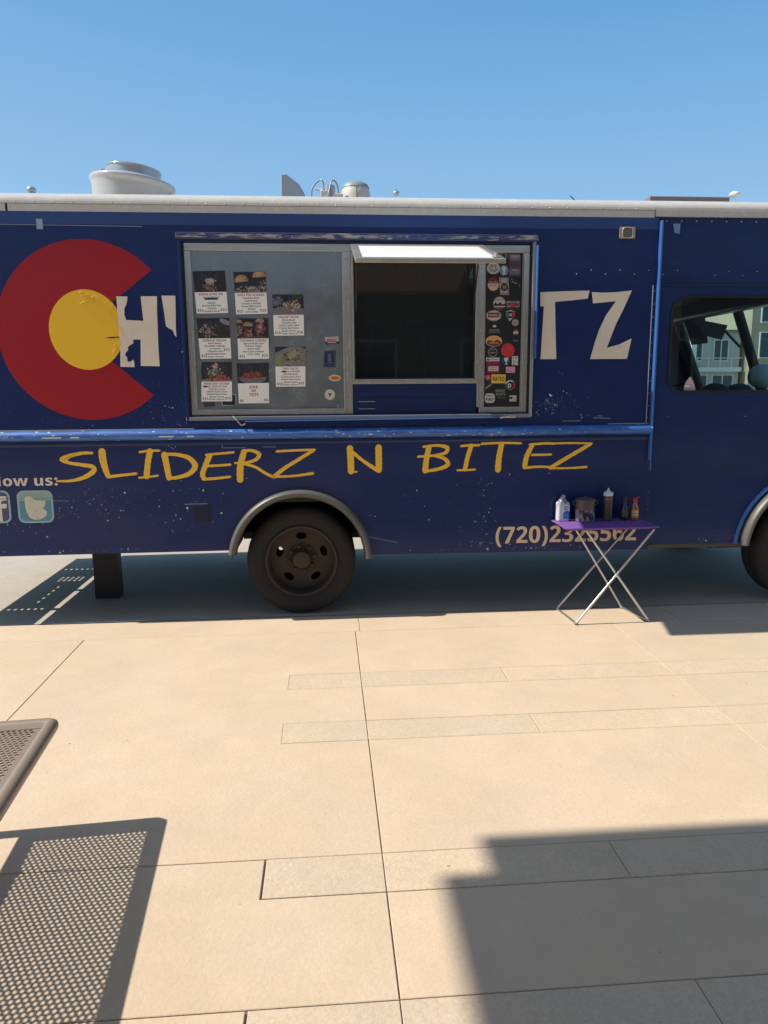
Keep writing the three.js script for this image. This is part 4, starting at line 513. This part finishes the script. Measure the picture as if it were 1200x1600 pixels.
// ---------------------------------------------------------------- menu cards stuck on the grey panel
{
  const SN = [[58, 84], [330, 84]];
  const word = (x, s, y, px, f, w = 200) => { x.fillStyle = f; x.font = 'bold ' + px + 'px sans-serif'; x.textAlign = 'center'; x.fillText(s, 128, y, w); };
  const blobs = (x, n, cx, cy, sx, sy, r0, r1, cols) => { for (let i = 0; i < n; i++) { x.fillStyle = cols[Math.floor(rnd() * cols.length)]; x.beginPath(); x.ellipse(cx + gauss() * sx, cy + gauss() * sy, rr(r0, r1), rr(r0, r1) * 0.7, rnd() * 3, 0, 7); x.fill(); } };
  const cards = [
    { q: [[-0.8896, 2.4658], [-0.6732, 2.4708], [-0.6618, 2.1903], [-0.8752, 2.1862]], sp: 0.5, t: 'KINGA JONG UN', l: ['Korean Beef or', '#', 'Kimchi', 'Korean BBQ Aioli', 'Cilantro', 'Sesame Seeds'], p: ['13', '13'], hx: 'grey scrawled price', lab: 'menu card with piled meat photo, top of the first column on the grey panel', food: (x) => { blobs(x, 90, 130, 108, 32, 18, 3, 10, ['#7c4a42', '#8f5c55', '#5e3a34', '#a58d7a', '#6c6a48']); blobs(x, 50, 128, 74, 26, 12, 4, 12, ['#b4b0aa', '#9aa09a', '#c2bcb4']); } },
    { q: [[-0.8798, 2.1542], [-0.6581, 2.1562], [-0.6521, 1.8829], [-0.8646, 1.8808]], sp: 0.5, t: 'RONALD VEGAN', l: ['Black Beans', 'Shredded Cabbage', '& Carrots', 'Chipotle Salsa', 'Pickled Red Onion', 'Fresh Cilantro'], p: ['13', '13'], lab: 'menu card with dark leafy vegan photo, middle of the first column on the grey panel', food: (x) => { blobs(x, 80, 96, 92, 50, 26, 3, 9, ['#7d7a70', '#9c9486', '#6b4f44', '#86505a', '#b5ae9e']); blobs(x, 60, 170, 92, 40, 36, 4, 14, ['#20301f', '#2b3a26', '#18241a']); x.fillStyle = '#8d9299'; x.beginPath(); x.ellipse(206, 42, 38, 15, 0.4, 0, 7); x.fill(); } },
    { q: [[-0.8606, 1.8583], [-0.6511, 1.8574], [-0.6602, 1.5871], [-0.8715, 1.5879]], sp: 0.5, t: 'MEXICAN COUSIN', l: ['PORK, CHICKEN OR VEGAN', 'Chipotle Crema', 'Cilantro Garlic Sauce', 'Pickled Red Onion', 'Queso Fresco', 'Fresh Cilantro'], p: ['15', '15'], lab: 'menu card with bright red tomato plate, bottom of the first column on the grey panel', food: (x) => { x.fillStyle = '#8a8076'; x.beginPath(); x.ellipse(128, 132, 110, 14, 0, 0, 7); x.fill(); blobs(x, 70, 110, 80, 44, 30, 3, 10, ['#9a9188', '#b8b0a6', '#7d5a50', '#5c6a3c']); blobs(x, 40, 150, 116, 48, 10, 8, 16, ['#b04a3a', '#c0553f', '#8e3a30']); blobs(x, 16, 118, 42, 20, 14, 4, 10, ['#c9beb4', '#b2746a']); } },
    { q: [[-0.616, 2.4622], [-0.3969, 2.4651], [-0.392, 2.1863], [-0.6071, 2.1813]], sp: 0.5, t: 'HOLY PIG SLIDERZ', l: ['Hawaiian Buns', 'Pulled Pork', 'Creamy Coleslaw', 'House BBQ Sauce', 'Pickles', '2 Per Order'], p: ['15', '15'], lab: 'menu card with two round bun sliders, top of the second column on the grey panel', food: (x) => { x.fillStyle = '#8c7a70'; x.fillRect(10, 126, 236, 14); for (const [cx, cy, r] of [[72, 72, 46], [190, 46, 44]]) { blobs(x, 50, cx + 20, cy + 52, 26, 20, 4, 12, ['#2b2226', '#443034', '#7a5a50', '#a79c92']); x.fillStyle = '#b98a62'; x.beginPath(); x.ellipse(cx, cy, r, r * 0.82, -0.15, Math.PI, 0.2); x.fill(); x.fillStyle = '#c79e78'; x.beginPath(); x.ellipse(cx - 6, cy - 12, r * 0.6, r * 0.36, -0.2, 0, 7); x.fill(); } blobs(x, 60, 150, 116, 60, 12, 3, 9, ['#b8b2ac', '#98928e', '#6e5a56']); } },
    { q: [[-0.6051, 2.1542], [-0.3899, 2.1542], [-0.3918, 1.8798], [-0.6039, 1.8776]], sp: 0.5, t: 'TOTONKO SLIDERZ', l: ['-Spicy Buffalo Style', 'Chicken Thighs', '-Ranch Slaw', 'Bleu Cheese Crumbles', '-2 Per Order'], p: ['15', '15'], lab: 'menu card with small red and tan sliders, middle of the second column', food: (x) => { for (const [cx, cy, r] of [[30, 46, 30], [96, 64, 34], [176, 40, 30]]) { blobs(x, 46, cx, cy + 46, 22, 22, 4, 11, ['#7a3e34', '#9a5a48', '#56302a', '#b39a88']); x.fillStyle = '#b18c6a'; x.beginPath(); x.ellipse(cx, cy, r, r * 0.72, 0, Math.PI, 0.1); x.fill(); } x.fillStyle = '#66504a'; x.beginPath(); x.ellipse(128, 136, 116, 10, 0, 0, 7); x.fill(); blobs(x, 30, 176, 70, 20, 30, 3, 9, ['#a05048', '#c4b0a6']); } },
    { q: [[-0.6175, 1.847], [-0.3948, 1.8511], [-0.4019, 1.5724], [-0.6129, 1.5711]], sp: 0.5, t: '', l: [], big: ['SIDE', 'OF', 'TOTS'], p: ['6', '6'], lab: 'menu card reading SIDE OF TOTS below a bowl of red tots', food: (x) => { x.fillStyle = '#82727a'; x.beginPath(); x.ellipse(126, 104, 92, 40, 0, 0, Math.PI); x.fill(); blobs(x, 60, 126, 90, 46, 12, 6, 14, ['#9a4436', '#b05840', '#7e342c']); } },
    { q: [[-0.356, 2.3135], [-0.1413, 2.316], [-0.1442, 2.0385], [-0.3525, 2.0368]], sp: 0.5, t: 'VEGGIE TACOS', l: ['Black Beans', '-Chipotle Slaw', '-Cilantro Garlic Sauce', '-Pickled Red Onion', 'Queso Fresco', '-Fresh Cilantro'], p: ['10', '10'], lab: 'menu card with a pale plate of veggie tacos, upper one of the third column', food: (x) => { x.fillStyle = '#807a7c'; x.beginPath(); x.ellipse(128, 120, 118, 32, 0, 0, 7); x.fill(); blobs(x, 60, 52, 60, 30, 22, 4, 12, ['#6f6c84', '#8a879a', '#59566e']); blobs(x, 70, 150, 88, 46, 24, 4, 12, ['#b59a80', '#9a6a4e', '#c8bcae', '#6a7a4a']); blobs(x, 24, 190, 26, 36, 14, 5, 12, ['#2d3c2c', '#3b4c36']); } },
    { q: [[-0.3498, 1.9605], [-0.1367, 1.9609], [-0.1436, 1.6862], [-0.3501, 1.6856]], sp: 0.5, t: 'TWO TACOS', l: ['PORK or CHICKEN', 'Chipotle Salsa', '-Cilantro Garlic Sauce', 'Pickled Red Onion', 'Queso Fresco', 'Fresh Cilantro'], p: ['10', '10'], lab: 'menu card with green limes and TWO TACOS heading, lower one of the third column', food: (x) => { x.fillStyle = '#8c8680'; x.beginPath(); x.moveTo(6, 60); x.lineTo(160, 6); x.lineTo(250, 40); x.lineTo(236, 140); x.lineTo(16, 140); x.fill(); blobs(x, 90, 140, 80, 60, 30, 4, 12, ['#6a6a4a', '#8a5f50', '#b3a698', '#5a3c38', '#9a9a7a']); x.fillStyle = '#8a9a4a'; x.beginPath(); x.ellipse(46, 112, 30, 18, 0.3, 0, 7); x.fill(); x.fillStyle = '#a0aa72'; x.beginPath(); x.ellipse(142, 66, 34, 22, -0.4, 0, 7); x.fill(); } },
  ];
  for (const c of cards) {
    const tex = canvas(256, 332, (x, w, h) => {
      x.fillStyle = '#f2eee6'; x.fillRect(0, 0, w, h); const H = 166; x.save(); x.beginPath(); x.rect(0, 0, w, H - 2); x.clip(); x.fillStyle = '#20232c'; x.fillRect(0, 0, w, H); blobs(x, 20, 128, 30, 90, 20, 10, 40, ['rgba(52,58,74,0.35)', 'rgba(18,20,26,0.4)']); x.scale(1, 1.12); x.save(); x.translate(128, 82); x.scale(1.22, 1.22); x.translate(-128, -86); c.food(x); x.restore(); for (let i = 0; i < 900; i++) { x.fillStyle = ['rgba(12,14,20,0.5)', 'rgba(24,22,28,0.45)', 'rgba(190,184,176,0.22)', 'rgba(120,84,66,0.3)'][i % 4]; const u = rnd() * 256, q = 20 + rnd() * 120; x.beginPath(); x.ellipse(u, q, rr(0.6, 3.6), rr(0.5, 2.6), rnd() * 3, 0, 7); x.fill(); } x.fillStyle = 'rgba(22,24,34,0.08)'; x.fillRect(0, 0, 256, 160); x.restore();
      if (c.t) { word(x, c.t, H + 24, 25, '#8c2430', 218); c.l.forEach((s, i) => { if (s === '#') { x.fillStyle = '#26242a'; x.fillRect(74, H + 44, 108, 15); } else word(x, s, H + 46 + i * 22, 19, '#33313a', 176); }); if (c.t === 'TWO TACOS' || c.t === 'MEXICAN COUSIN') { x.fillStyle = '#1c1a20'; x.fillRect(c.t === 'TWO TACOS' ? 58 : 14, H + 33, 34, 14); } }
      else c.big.forEach((s, i) => word(x, s, H + 42 + i * 32, 34, '#7c2a34'));
      x.strokeStyle = '#1a1a22'; x.lineWidth = 3; x.font = 'bold 30px serif'; x.fillStyle = '#1a1a22'; x.textAlign = 'left'; x.save(); x.translate(8, h - 14); x.rotate(0.04); x.fillText('$' + c.p[0], 0, 0); x.restore(); x.textAlign = 'right'; x.fillText('$' + c.p[1], w - 10, c.t === 'RONALD VEGAN' ? h - 62 : h - 16);
    });
    const [tl, tr, br, bl] = c.q, cx = (tl[0] + br[0]) / 2, cy = (tl[1] + br[1]) / 2, z0 = -0.0338, z1 = -0.0315;
    const N = 4, pos = [], uv = [], idx = [];
    for (let j = 0; j <= N; j++) for (let i = 0; i <= N; i++) { const s = i / N, t = j / N; for (const k of [0, 1]) pos.push((tl[k] * (1 - s) + tr[k] * s) * (1 - t) + (bl[k] * (1 - s) + br[k] * s) * t - (k ? cy : cx)); pos.push(z1 + 0.0022 * Math.pow(Math.abs(s - 0.5) * 2, 4) * (t > 0.5 ? 1 : 0.3)); uv.push(s, 1 - t); }
    for (let j = 0; j < N; j++) for (let i = 0; i < N; i++) { const a = j * (N + 1) + i; idx.push(a, a + N + 1, a + 1, a + 1, a + N + 1, a + N + 2); }
    const nTop = pos.length / 3; // back and edges give the card its thickness
    for (let i = 0; i < nTop; i++) { pos.push(pos[3 * i], pos[3 * i + 1], z0); uv.push(uv[2 * i], uv[2 * i + 1]); }
    const border = []; for (let i = 0; i < N; i++) border.push(i); for (let j = 0; j < N; j++) border.push(j * (N + 1) + N); for (let i = N; i > 0; i--) border.push(N * (N + 1) + i); for (let j = N; j > 0; j--) border.push(j * (N + 1));
    border.forEach((a, i) => { const b = border[(i + 1) % border.length]; idx.push(a, b, a + nTop, b, b + nTop, a + nTop); });
    const g = new THREE.BufferGeometry(); g.setAttribute('position', new THREE.Float32BufferAttribute(pos, 3)); g.setAttribute('uv', new THREE.Float32BufferAttribute(uv, 2)); g.setIndex(idx); g.computeVertexNormals();
    const m = mesh('menu_card', g, new THREE.MeshStandardMaterial({ map: tex, roughness: 0.55 })); m.position.set(cx, cy, 0);
    m.userData = { label: c.lab, category: 'menu card', group: 'menu cards on the grey panel' };
  }
}

// ---------------------------------------------------------------- folding table with bottles
const TY = 0.70;
{
  const t = thing('folding_table', 'small purple folding table on crossed steel legs in front of the truck', 'folding table');
  const PUR = std(0.19, 0.075, 0.31, 0.6);
  mesh('table_top', rbox(1.645, 2.318, TY - 0.009, TY, 0.005, 0.372, 0.004, 3), PUR, t);
  mesh('rim', [rbox(1.66, 2.30, TY - 0.022, TY - 0.0095, 0.33, 0.342, 0.004), rbox(1.66, 2.30, TY - 0.022, TY - 0.0095, 0.015, 0.027, 0.004)], PUR, t);
  const yT = TY - 0.022;
  for (const [z, o] of [[0.366, 1], [0.0, -1]]) {
    const dx = z > 0.1 ? 0 : -0.025;
    mesh('leg', rod([1.742 + dx, 0.008, z], [2.285, yT, z - 0.012 * o], 0.0085), STEEL, t);
    mesh('leg', rod([2.282 + dx * 2.6, 0.008, z - 0.018 * o], [1.80 , yT, z - 0.03 * o], 0.0085), STEEL, t);
    mesh('pivot', rod([2.02 + dx * 0.8, yT * 0.512, z - 0.03 * o], [2.02 + dx * 0.8, yT * 0.512, z + 0.006 * o], 0.006), STEEL, t);
  }
  mesh('cross_bar', rod([1.717, 0.009, 0.0], [1.742, 0.009, 0.372], 0.0085), STEEL, t);
  mesh('cross_bar', rod([2.217, 0.009, 0.018], [2.282, 0.009, 0.348], 0.0085), STEEL, t);
  for (const [x, z] of [[1.742, 0.366], [1.717, 0], [2.282, 0.348], [2.217, 0.018]]) mesh('foot_cap', new THREE.SphereGeometry(0.0125, 12, 8).scale(1.3, 0.85, 1.3).translate(x, 0.0105, z), std(0.25, 0.24, 0.23, 0.7), t);
}
const lat = (name, pts, mat, t, seg = 28) => mesh(name, lathe(pts, seg), mat, t);
{ // sanitiser jug
  const t = thing('sanitiser_bottle', 'white translucent pump bottle with blue label on the left end of the purple table', 'bottle', [1.712, TY, 0.075]);
  const PL = std(0.62, 0.62, 0.64, 0.4);
  const b = roundRect(-0.046, 0.046, -0.03, 0.03, 0.02, 5), g = new THREE.ExtrudeGeometry(poly(b), { depth: 0.118, bevelEnabled: true, bevelThickness: 0.012, bevelSize: 0.01, bevelOffset: -0.01, bevelSegments: 3, curveSegments: 6 }).rotateX(-Math.PI / 2).translate(0, 0.012, 0);
  mesh('body', g, PL, t);
  lat('shoulder', [[0.038, 0.136], [0.034, 0.15], [0.022, 0.164], [0.016, 0.168]], std(0.22, 0.24, 0.28, 0.3), t);
  mesh('pump', [new THREE.CylinderGeometry(0.017, 0.018, 0.016, 20).translate(0, 0.172, 0), rbox(-0.008, 0.008, 0.18, 0.195, -0.008, 0.03, 0.003)], std(0.30, 0.32, 0.36, 0.4), t);
  mesh('label', uvFit(flat(rbox(-0.004, 0.043, 0.02, 0.122, 0.0303, 0.0318, 0.0005)), -0.004, 0.043, 0.02, 0.122), new THREE.MeshStandardMaterial({ roughness: 0.4, map: canvas(96, 192, (x) => { x.fillStyle = '#c8cfd8'; x.fillRect(0, 0, 96, 192); x.fillStyle = '#2f6fb4'; x.beginPath(); x.moveTo(0, 110); x.quadraticCurveTo(50, 60, 96, 96); x.lineTo(96, 192); x.lineTo(0, 192); x.fill(); x.fillStyle = '#5c6672'; for (const [y, w] of [[20, 70], [34, 60], [52, 64], [64, 48]]) x.fillRect(12, y, w, 7); x.fillStyle = '#9cc0e2'; for (const y of [126, 142, 158]) x.fillRect(10, y, 70, 4); }) }), t);
}
{ // caddy
  const t = thing('condiment_jar', 'brown lidded jar with pale printed lower half between jug and squeeze bottle', 'jar', [1.872, TY, 0.10]);
  lat('body', [[0.0005, 0.0], [0.064, 0.0], [0.07, 0.006], [0.071, 0.09], [0.0705, 0.0905]], phys({ roughness: 0.35, color: lin(1, 1, 1), map: canvas(256, 96, (x) => { x.fillStyle = '#8c8a8c'; x.fillRect(0, 0, 256, 96); x.fillStyle = '#2a2526'; for (let i = 0; i < 46; i++) { x.beginPath(); x.ellipse(rnd() * 256, 20 + rnd() * 60, rr(2, 12), rr(2, 7), rnd() * 3, 0, 7); x.fill(); } }) }), t);
  lat('upper_band', [[0.0705, 0.091], [0.069, 0.096], [0.067, 0.145], [0.062, 0.152]], std(0.13, 0.085, 0.07, 0.4), t);
  lat('lid', [[0.072, 0.148], [0.074, 0.152], [0.074, 0.162], [0.05, 0.170], [0.012, 0.173], [0.012, 0.182], [0.0005, 0.183]], std(0.12, 0.09, 0.08, 0.4), t);
  for (const s of [-1, 1]) mesh('handle', new THREE.TorusGeometry(0.015, 0.004, 8, 16).translate(s * 0.076, 0.135, 0), std(0.10, 0.08, 0.07, 0.5), t);
}
{ // squeeze bottle
  const t = thing('squeeze_bottle', 'tall dark squeeze bottle with white screw cap, tallest item on the purple table', 'bottle', [2.042, TY, 0.10]);
  lat('body', [[0.0005, 0], [0.031, 0], [0.034, 0.005], [0.034, 0.17], [0.031, 0.182], [0.028, 0.186]], std(0.075, 0.05, 0.04, 0.4), t);
  mesh('label', lathe([[0.0345, 0.155], [0.0345, 0.172]], 28, -0.9, 1.8), std(0.28, 0.12, 0.09, 0.6), t);
  lat('cap', [[0.034, 0.184], [0.035, 0.188], [0.0345, 0.206], [0.03, 0.21], [0.022, 0.212], [0.02, 0.218], [0.009, 0.222], [0.005, 0.24], [0.0005, 0.241]], WHITE, t);
}
{ // dark sauce bottle
  const t = thing('sauce_bottle', 'small dark sauce bottle with dim label beside the red capped one', 'bottle', [2.168, TY, 0.10]);
  lat('body', [[0.0005, 0], [0.025, 0], [0.027, 0.004], [0.027, 0.085], [0.022, 0.105], [0.0135, 0.122], [0.0125, 0.15]], phys({ color: lin(0.02, 0.014, 0.012), roughness: 0.15, clearcoat: 0.6 }), t);
  lat('cap', [[0.0145, 0.146], [0.015, 0.168], [0.012, 0.172], [0.0005, 0.173]], std(0.05, 0.02, 0.035, 0.5), t);
  mesh('label', lathe([[0.0276, 0.03], [0.0276, 0.072]], 24, -1.1, 2.2), std(0.10, 0.105, 0.085, 0.6), t);
}
{ // hot sauce bottle
  const t = thing('hot_sauce_bottle', 'orange hot sauce bottle with red cap and yellow label at the right end', 'bottle', [2.246, TY, 0.10]);
  lat('body', [[0.0005, 0], [0.026, 0], [0.028, 0.004], [0.028, 0.085], [0.024, 0.105], [0.017, 0.125], [0.015, 0.14]], phys({ color: lin(0.34, 0.075, 0.02), roughness: 0.15, clearcoat: 0.6 }), t);
  mesh('cap', [lathe([[0.018, 0.136], [0.0185, 0.158], [0.014, 0.164], [0.0005, 0.166]], 24), rod([0, 0.162, 0], [0.034, 0.17, 0], 0.006, 0.004)], std(0.55, 0.03, 0.035, 0.4), t);
  mesh('label', lathe([[0.0286, 0.022], [0.0286, 0.078]], 24, -1.2, 2.4), new THREE.MeshStandardMaterial({ roughness: 0.5, map: canvas(128, 80, (x) => { x.fillStyle = '#d0a848'; x.fillRect(0, 0, 128, 80); x.fillStyle = '#efe2b4'; x.beginPath(); x.ellipse(64, 38, 34, 26, 0, 0, 7); x.fill(); x.fillStyle = '#a83c24'; x.fillRect(30, 30, 68, 9); x.fillStyle = '#7a6a2c'; x.fillRect(40, 52, 48, 5); }) }), t);
}

// ---------------------------------------------------------------- perforated steel bench near the viewer
{
  const t = thing('perforated_bench', 'taupe steel bench with perforated seat in a rounded tube frame near the viewer', 'bench');
  const COAT = phys({ color: lin(0.25, 0.19, 0.14), roughness: 0.42, metalness: 0.1, clearcoat: 0.2, clearcoatRoughness: 0.3 });
  const hTop = 0.45, r = 0.026, zF = 2.582, zN = 4.35;
  const bay = (x0, x1) => { // one framed bay: tube on the two long sides
    mesh('side_tube', rod([x0, hTop - r, zF + 0.004], [x0, hTop - r, zN], r, r, 20), COAT, t); mesh('side_tube', rod([x1, hTop - r, zF + 0.014], [x1, hTop - r, zN], r, r, 20), COAT, t);
    // perforated sheet: hexagonally packed round holes punched through a thin plate
    const p = 0.0200, rh = 0.0074, xa = x0 + r * 0.55, xb = x1 - r * 0.55, za = zF + 0.062, zb = zN - 0.06, pos = [], idx = [], nx = Math.floor((xb - xa) / p) , dz = p * 0.866, nz = Math.floor((zb - za) / dz), y1 = hTop - 0.010, y0 = y1 - 0.005;
    const quad = (a, b, c, d) => { const k = pos.length / 3; pos.push(...a, ...b, ...c, ...d); idx.push(k, k + 1, k + 2, k, k + 2, k + 3); };
    for (let j = 0; j < nz; j++) { const off = (j % 2) * p / 2; for (let i = 0; i < nx - 1; i++) {
      const cx = xa + p / 2 + i * p + off, cz = za + dz / 2 + j * dz, o = [], h = [];
      for (const [ux, uz] of [[1, 0], [1, 1], [0, 1], [-1, 1], [-1, 0], [-1, -1], [0, -1], [1, -1]]) { o.push([cx + ux * p / 2, cz + uz * dz / 2]); const l = Math.hypot(ux, uz); h.push([cx + ux / l * rh, cz + uz / l * rh]); }
      for (let k = 0; k < 8; k++) { const m = (k + 1) % 8; quad([o[k][0], y1, o[k][1]], [h[k][0], y1, h[k][1]], [h[m][0], y1, h[m][1]], [o[m][0], y1, o[m][1]]); quad([h[k][0], y1, h[k][1]], [h[k][0], y0, h[k][1]], [h[m][0], y0, h[m][1]], [h[m][0], y1, h[m][1]]); } }
      const e0 = xa + off, e1 = xa + (nx - 1) * p + off, c0 = za + j * dz, c1 = c0 + dz; if (off) quad([xa, y1, c0], [xa, y1, c1], [e0, y1, c1], [e0, y1, c0]); quad([e1, y1, c0], [e1, y1, c1], [xb, y1, c1], [xb, y1, c0]); }
    const g = new THREE.BufferGeometry(); g.setAttribute('position', new THREE.Float32BufferAttribute(pos, 3)); g.setIndex(idx); g.computeVertexNormals(); g.setAttribute('uv', new THREE.Float32BufferAttribute(new Float32Array(pos.length / 3 * 2), 2));
    mesh('perforated_seat', g, COAT, t);
    mesh('seat_rim', box(x0 + 0.012, x1 - 0.012, y0 - 0.012, y1 + 0.002, zF + 0.02, za), COAT, t); mesh('seat_rim', box(x0 + 0.012, x1 - 0.012, y0, y1, zb - 0.02, zN), COAT, t);
    for (let z = za + 0.17; z < zb; z += 0.42) mesh('weld_tab', [box(x0 + r * 0.6, xa + 0.022, y0 - 0.012, y0 - 0.001, z, z + 0.022), box(xb - 0.024, x1 - r * 0.6, y0 - 0.012, y0 - 0.001, z + 0.05, z + 0.072)], COAT, t);
  };
  bay(-1.585 + r, -1.055 - r); bay(-2.26 + r, -1.70 - r);
  mesh('end_tube', tube([[-2.26, hTop - r, zF], [-1.9, hTop - r, zF], [-1.5, hTop - r, zF], [-1.2, hTop - r, zF], [-1.098, hTop - r, zF], [-1.087, hTop - r, zF + 0.0015], [-1.0825, hTop - r, zF + 0.006], [-1.081, hTop - r, zF + 0.016]], r, 110, 18), COAT, t);
  mesh('end_tube', rod([-2.26, hTop - r, zN + r], [-1.0565, hTop - r, zN + r], r, r, 20), COAT, t);
  for (const [x, z] of [[-1.62, 2.95], [-1.62, 4.1], [-2.2, 2.95], [-2.2, 4.1]]) mesh('leg', rod([x, 0, z], [x, hTop - 0.05, z], 0.022), COAT, t);
  t.position.set(-1.037, 0, 2.54); t.rotation.y = 0.075; for (const c of t.children) { c.geometry = c.geometry.clone().translate(1.055, 0, -2.556); }
}

// ---------------------------------------------------------------- pavilion canopy above and behind the viewer: casts the stepped shadow
{
  const t = thing('shade_canopy', 'flat stepped shade canopy on posts, throwing the large shadow on the near plaza', 'canopy');
  const PAINT = std(0.46, 0.37, 0.27, 0.7);
  const shift = 0.872; // metres the sun carries a shadow sideways per metre of height
  mesh('canopy_fascia', rbox(0.535 - shift * 5.0, 7.0, 5.0, 5.1, 2.875, 9.0, 0.01), PAINT, t);
  mesh('canopy_roof', rbox(0.355 - shift * 5.101, 7.2, 5.101, 5.2, 3.085, 9.2, 0.01), PAINT, t);
  for (const x of [-3.6, 6.6]) mesh('post', rbox(x - 0.07, x + 0.07, 0, 4.999, 8.4, 8.54, 0.01), PAINT, t);
}

// ---------------------------------------------------------------- building across the plaza, behind the viewer: mirrored in the grey panel and the hatch glass
{
  const t = thing('plaza_building', 'low grey brick building with a row of dark windows across the plaza', 'building');
  mesh('wall', box(-14, 16, 0, 4.3, 14.2, 20), std(0.155, 0.15, 0.145, 0.9, 0, { map: texStrip }), t);
  mesh('coping', box(-14.1, 16.1, 4.301, 4.42, 14.1, 20.1), std(0.40, 0.37, 0.33, 0.8), t);
  for (let i = 0; i < 7; i++) { const x = -12.4 + i * 4, w = part('window', t); mesh('frame', [box(x - 0.08, x, 0.8, 2.9, 14.12, 14.199), box(x + 2.2, x + 2.28, 0.8, 2.9, 14.12, 14.199), box(x, x + 2.2, 2.82, 2.9, 14.12, 14.199), box(x, x + 2.2, 0.8, 0.88, 14.12, 14.199)], ALUD, w); mesh('pane', box(x, x + 2.2, 0.88, 2.82, 14.16, 14.18), phys({ color: lin(0.03, 0.035, 0.035), roughness: 0.06 }), w); }
}

// ---------------------------------------------------------------- street beyond, seen through the cab windows
{
  const WALLA = std(0.62, 0.62, 0.60, 0.85, 0, { map: texSlab }), WALLB = std(0.56, 0.46, 0.34, 0.85, 0, { map: texSlab }), TRIMW = std(0.72, 0.72, 0.68, 0.7), WG = phys({ color: lin(0.04, 0.06, 0.07), roughness: 0.08, metalness: 0 }), ROOFM = std(0.20, 0.20, 0.20, 0.8);
  const Z = -62;
  const windowAt = (t, x0, x1, y0, y1, z) => { const w = part('window', t); mesh('frame', [box(x0 - 0.09, x0, y0 - 0.09, y1 + 0.09, z, z + 0.1), box(x1, x1 + 0.09, y0 - 0.09, y1 + 0.09, z, z + 0.1), box(x0, x1, y1, y1 + 0.09, z, z + 0.1), box(x0, x1, y0 - 0.09, y0, z, z + 0.14), box((x0 + x1) / 2 - 0.04, (x0 + x1) / 2 + 0.04, y0, y1, z, z + 0.08)], TRIMW, w); mesh('pane', box(x0, x1, y0, y1, z + 0.005, z + 0.03), WG, w); };
  const a = thing('townhouse', 'pale grey townhouse with white columns seen through the cab window', 'building');
  mesh('wall', box(25, 38.5, 0, 6.4, Z - 8, Z), WALLA, a); mesh('roof', box(24.7, 38.8, 6.4, 6.65, Z - 8.3, Z + 0.3), ROOFM, a);
  for (let i = 0; i < 5; i++) { windowAt(a, 26 + i * 2.5, 27.3 + i * 2.5, 3.9, 5.7, Z); windowAt(a, 26 + i * 2.5, 27.9 + i * 2.5, 0.7, 2.5, Z); }
  mesh('awning_band', box(25, 38.5, 2.85, 3.25, Z, Z + 0.5), TRIMW, a); for (const x of [28.6, 33.6]) mesh('column', rbox(x - 0.25, x + 0.25, 0, 6.39, Z + 0.51, Z + 1.0, 0.04), TRIMW, a);
  for (let i = 0; i < 12; i++) mesh('railing_bar', box(25.4 + i * 1.1, 25.46 + i * 1.1, 3.25, 4.05, Z + 0.4, Z + 0.46), TRIMW, a); mesh('railing_rail', box(25, 38.5, 4.05, 4.12, Z + 0.38, Z + 0.48), TRIMW, a);
  const b = thing('tan_building', 'tan stuccoed building with teal glass, taller, seen at the edge of the cab window', 'building');
  mesh('wall', box(38.9, 54, 0, 10.5, Z - 9, Z + 1), WALLB, b); for (let i = 0; i < 4; i++) for (let j = 0; j < 3; j++) windowAt(b, 39.8 + i * 3.2, 42 + i * 3.2, 0.9 + j * 3.2, 3.1 + j * 3.2, Z + 1);
  mesh('parapet', box(38.8, 54.1, 10.5, 10.8, Z - 9.1, Z + 1.1), TRIMW, b);
  const c = thing('low_shop', 'low white shop beside the pale grey townhouse', 'building');
  mesh('wall', box(14, 24.6, 0, 4.2, Z - 8, Z - 1), TRIMW, c); mesh('roof', box(13.8, 24.8, 4.2, 4.45, Z - 8.2, Z - 0.8), ROOFM, c); for (let i = 0; i < 3; i++) windowAt(c, 15 + i * 3.2, 17 + i * 3.2, 0.9, 2.7, Z - 1);
  const p = thing('lamp_post', 'white lamp post standing before the grey townhouse', 'lamp post'); mesh('pole', rod([19.9, 0, -36], [19.9, 5.0, -36], 0.09, 0.06), TRIMW, p); mesh('lamp_arm', tube([[19.9, 4.9, -36], [19.9, 5.3, -36], [19.4, 5.5, -36], [18.8, 5.5, -36]], 0.05, 20, 8), TRIMW, p); mesh('lamp_head', rbox(18.2, 18.9, 5.42, 5.55, -36.15, -35.85, 0.04), TRIMW, p);
  const f = thing('handrail', 'long white street handrail on posts across the road', 'railing'); mesh('rail', rod([10, 1.05, -24], [22, 1.05, -24], 0.04), TRIMW, f); mesh('rail', rod([10, 0.6, -24], [22, 0.6, -24], 0.025), TRIMW, f); for (let i = 0; i < 7; i++) mesh('post', rod([10 + i * 2, 0, -24], [10 + i * 2, 1.02, -24], 0.035), TRIMW, f);
}
renderer.render(scene, camera);
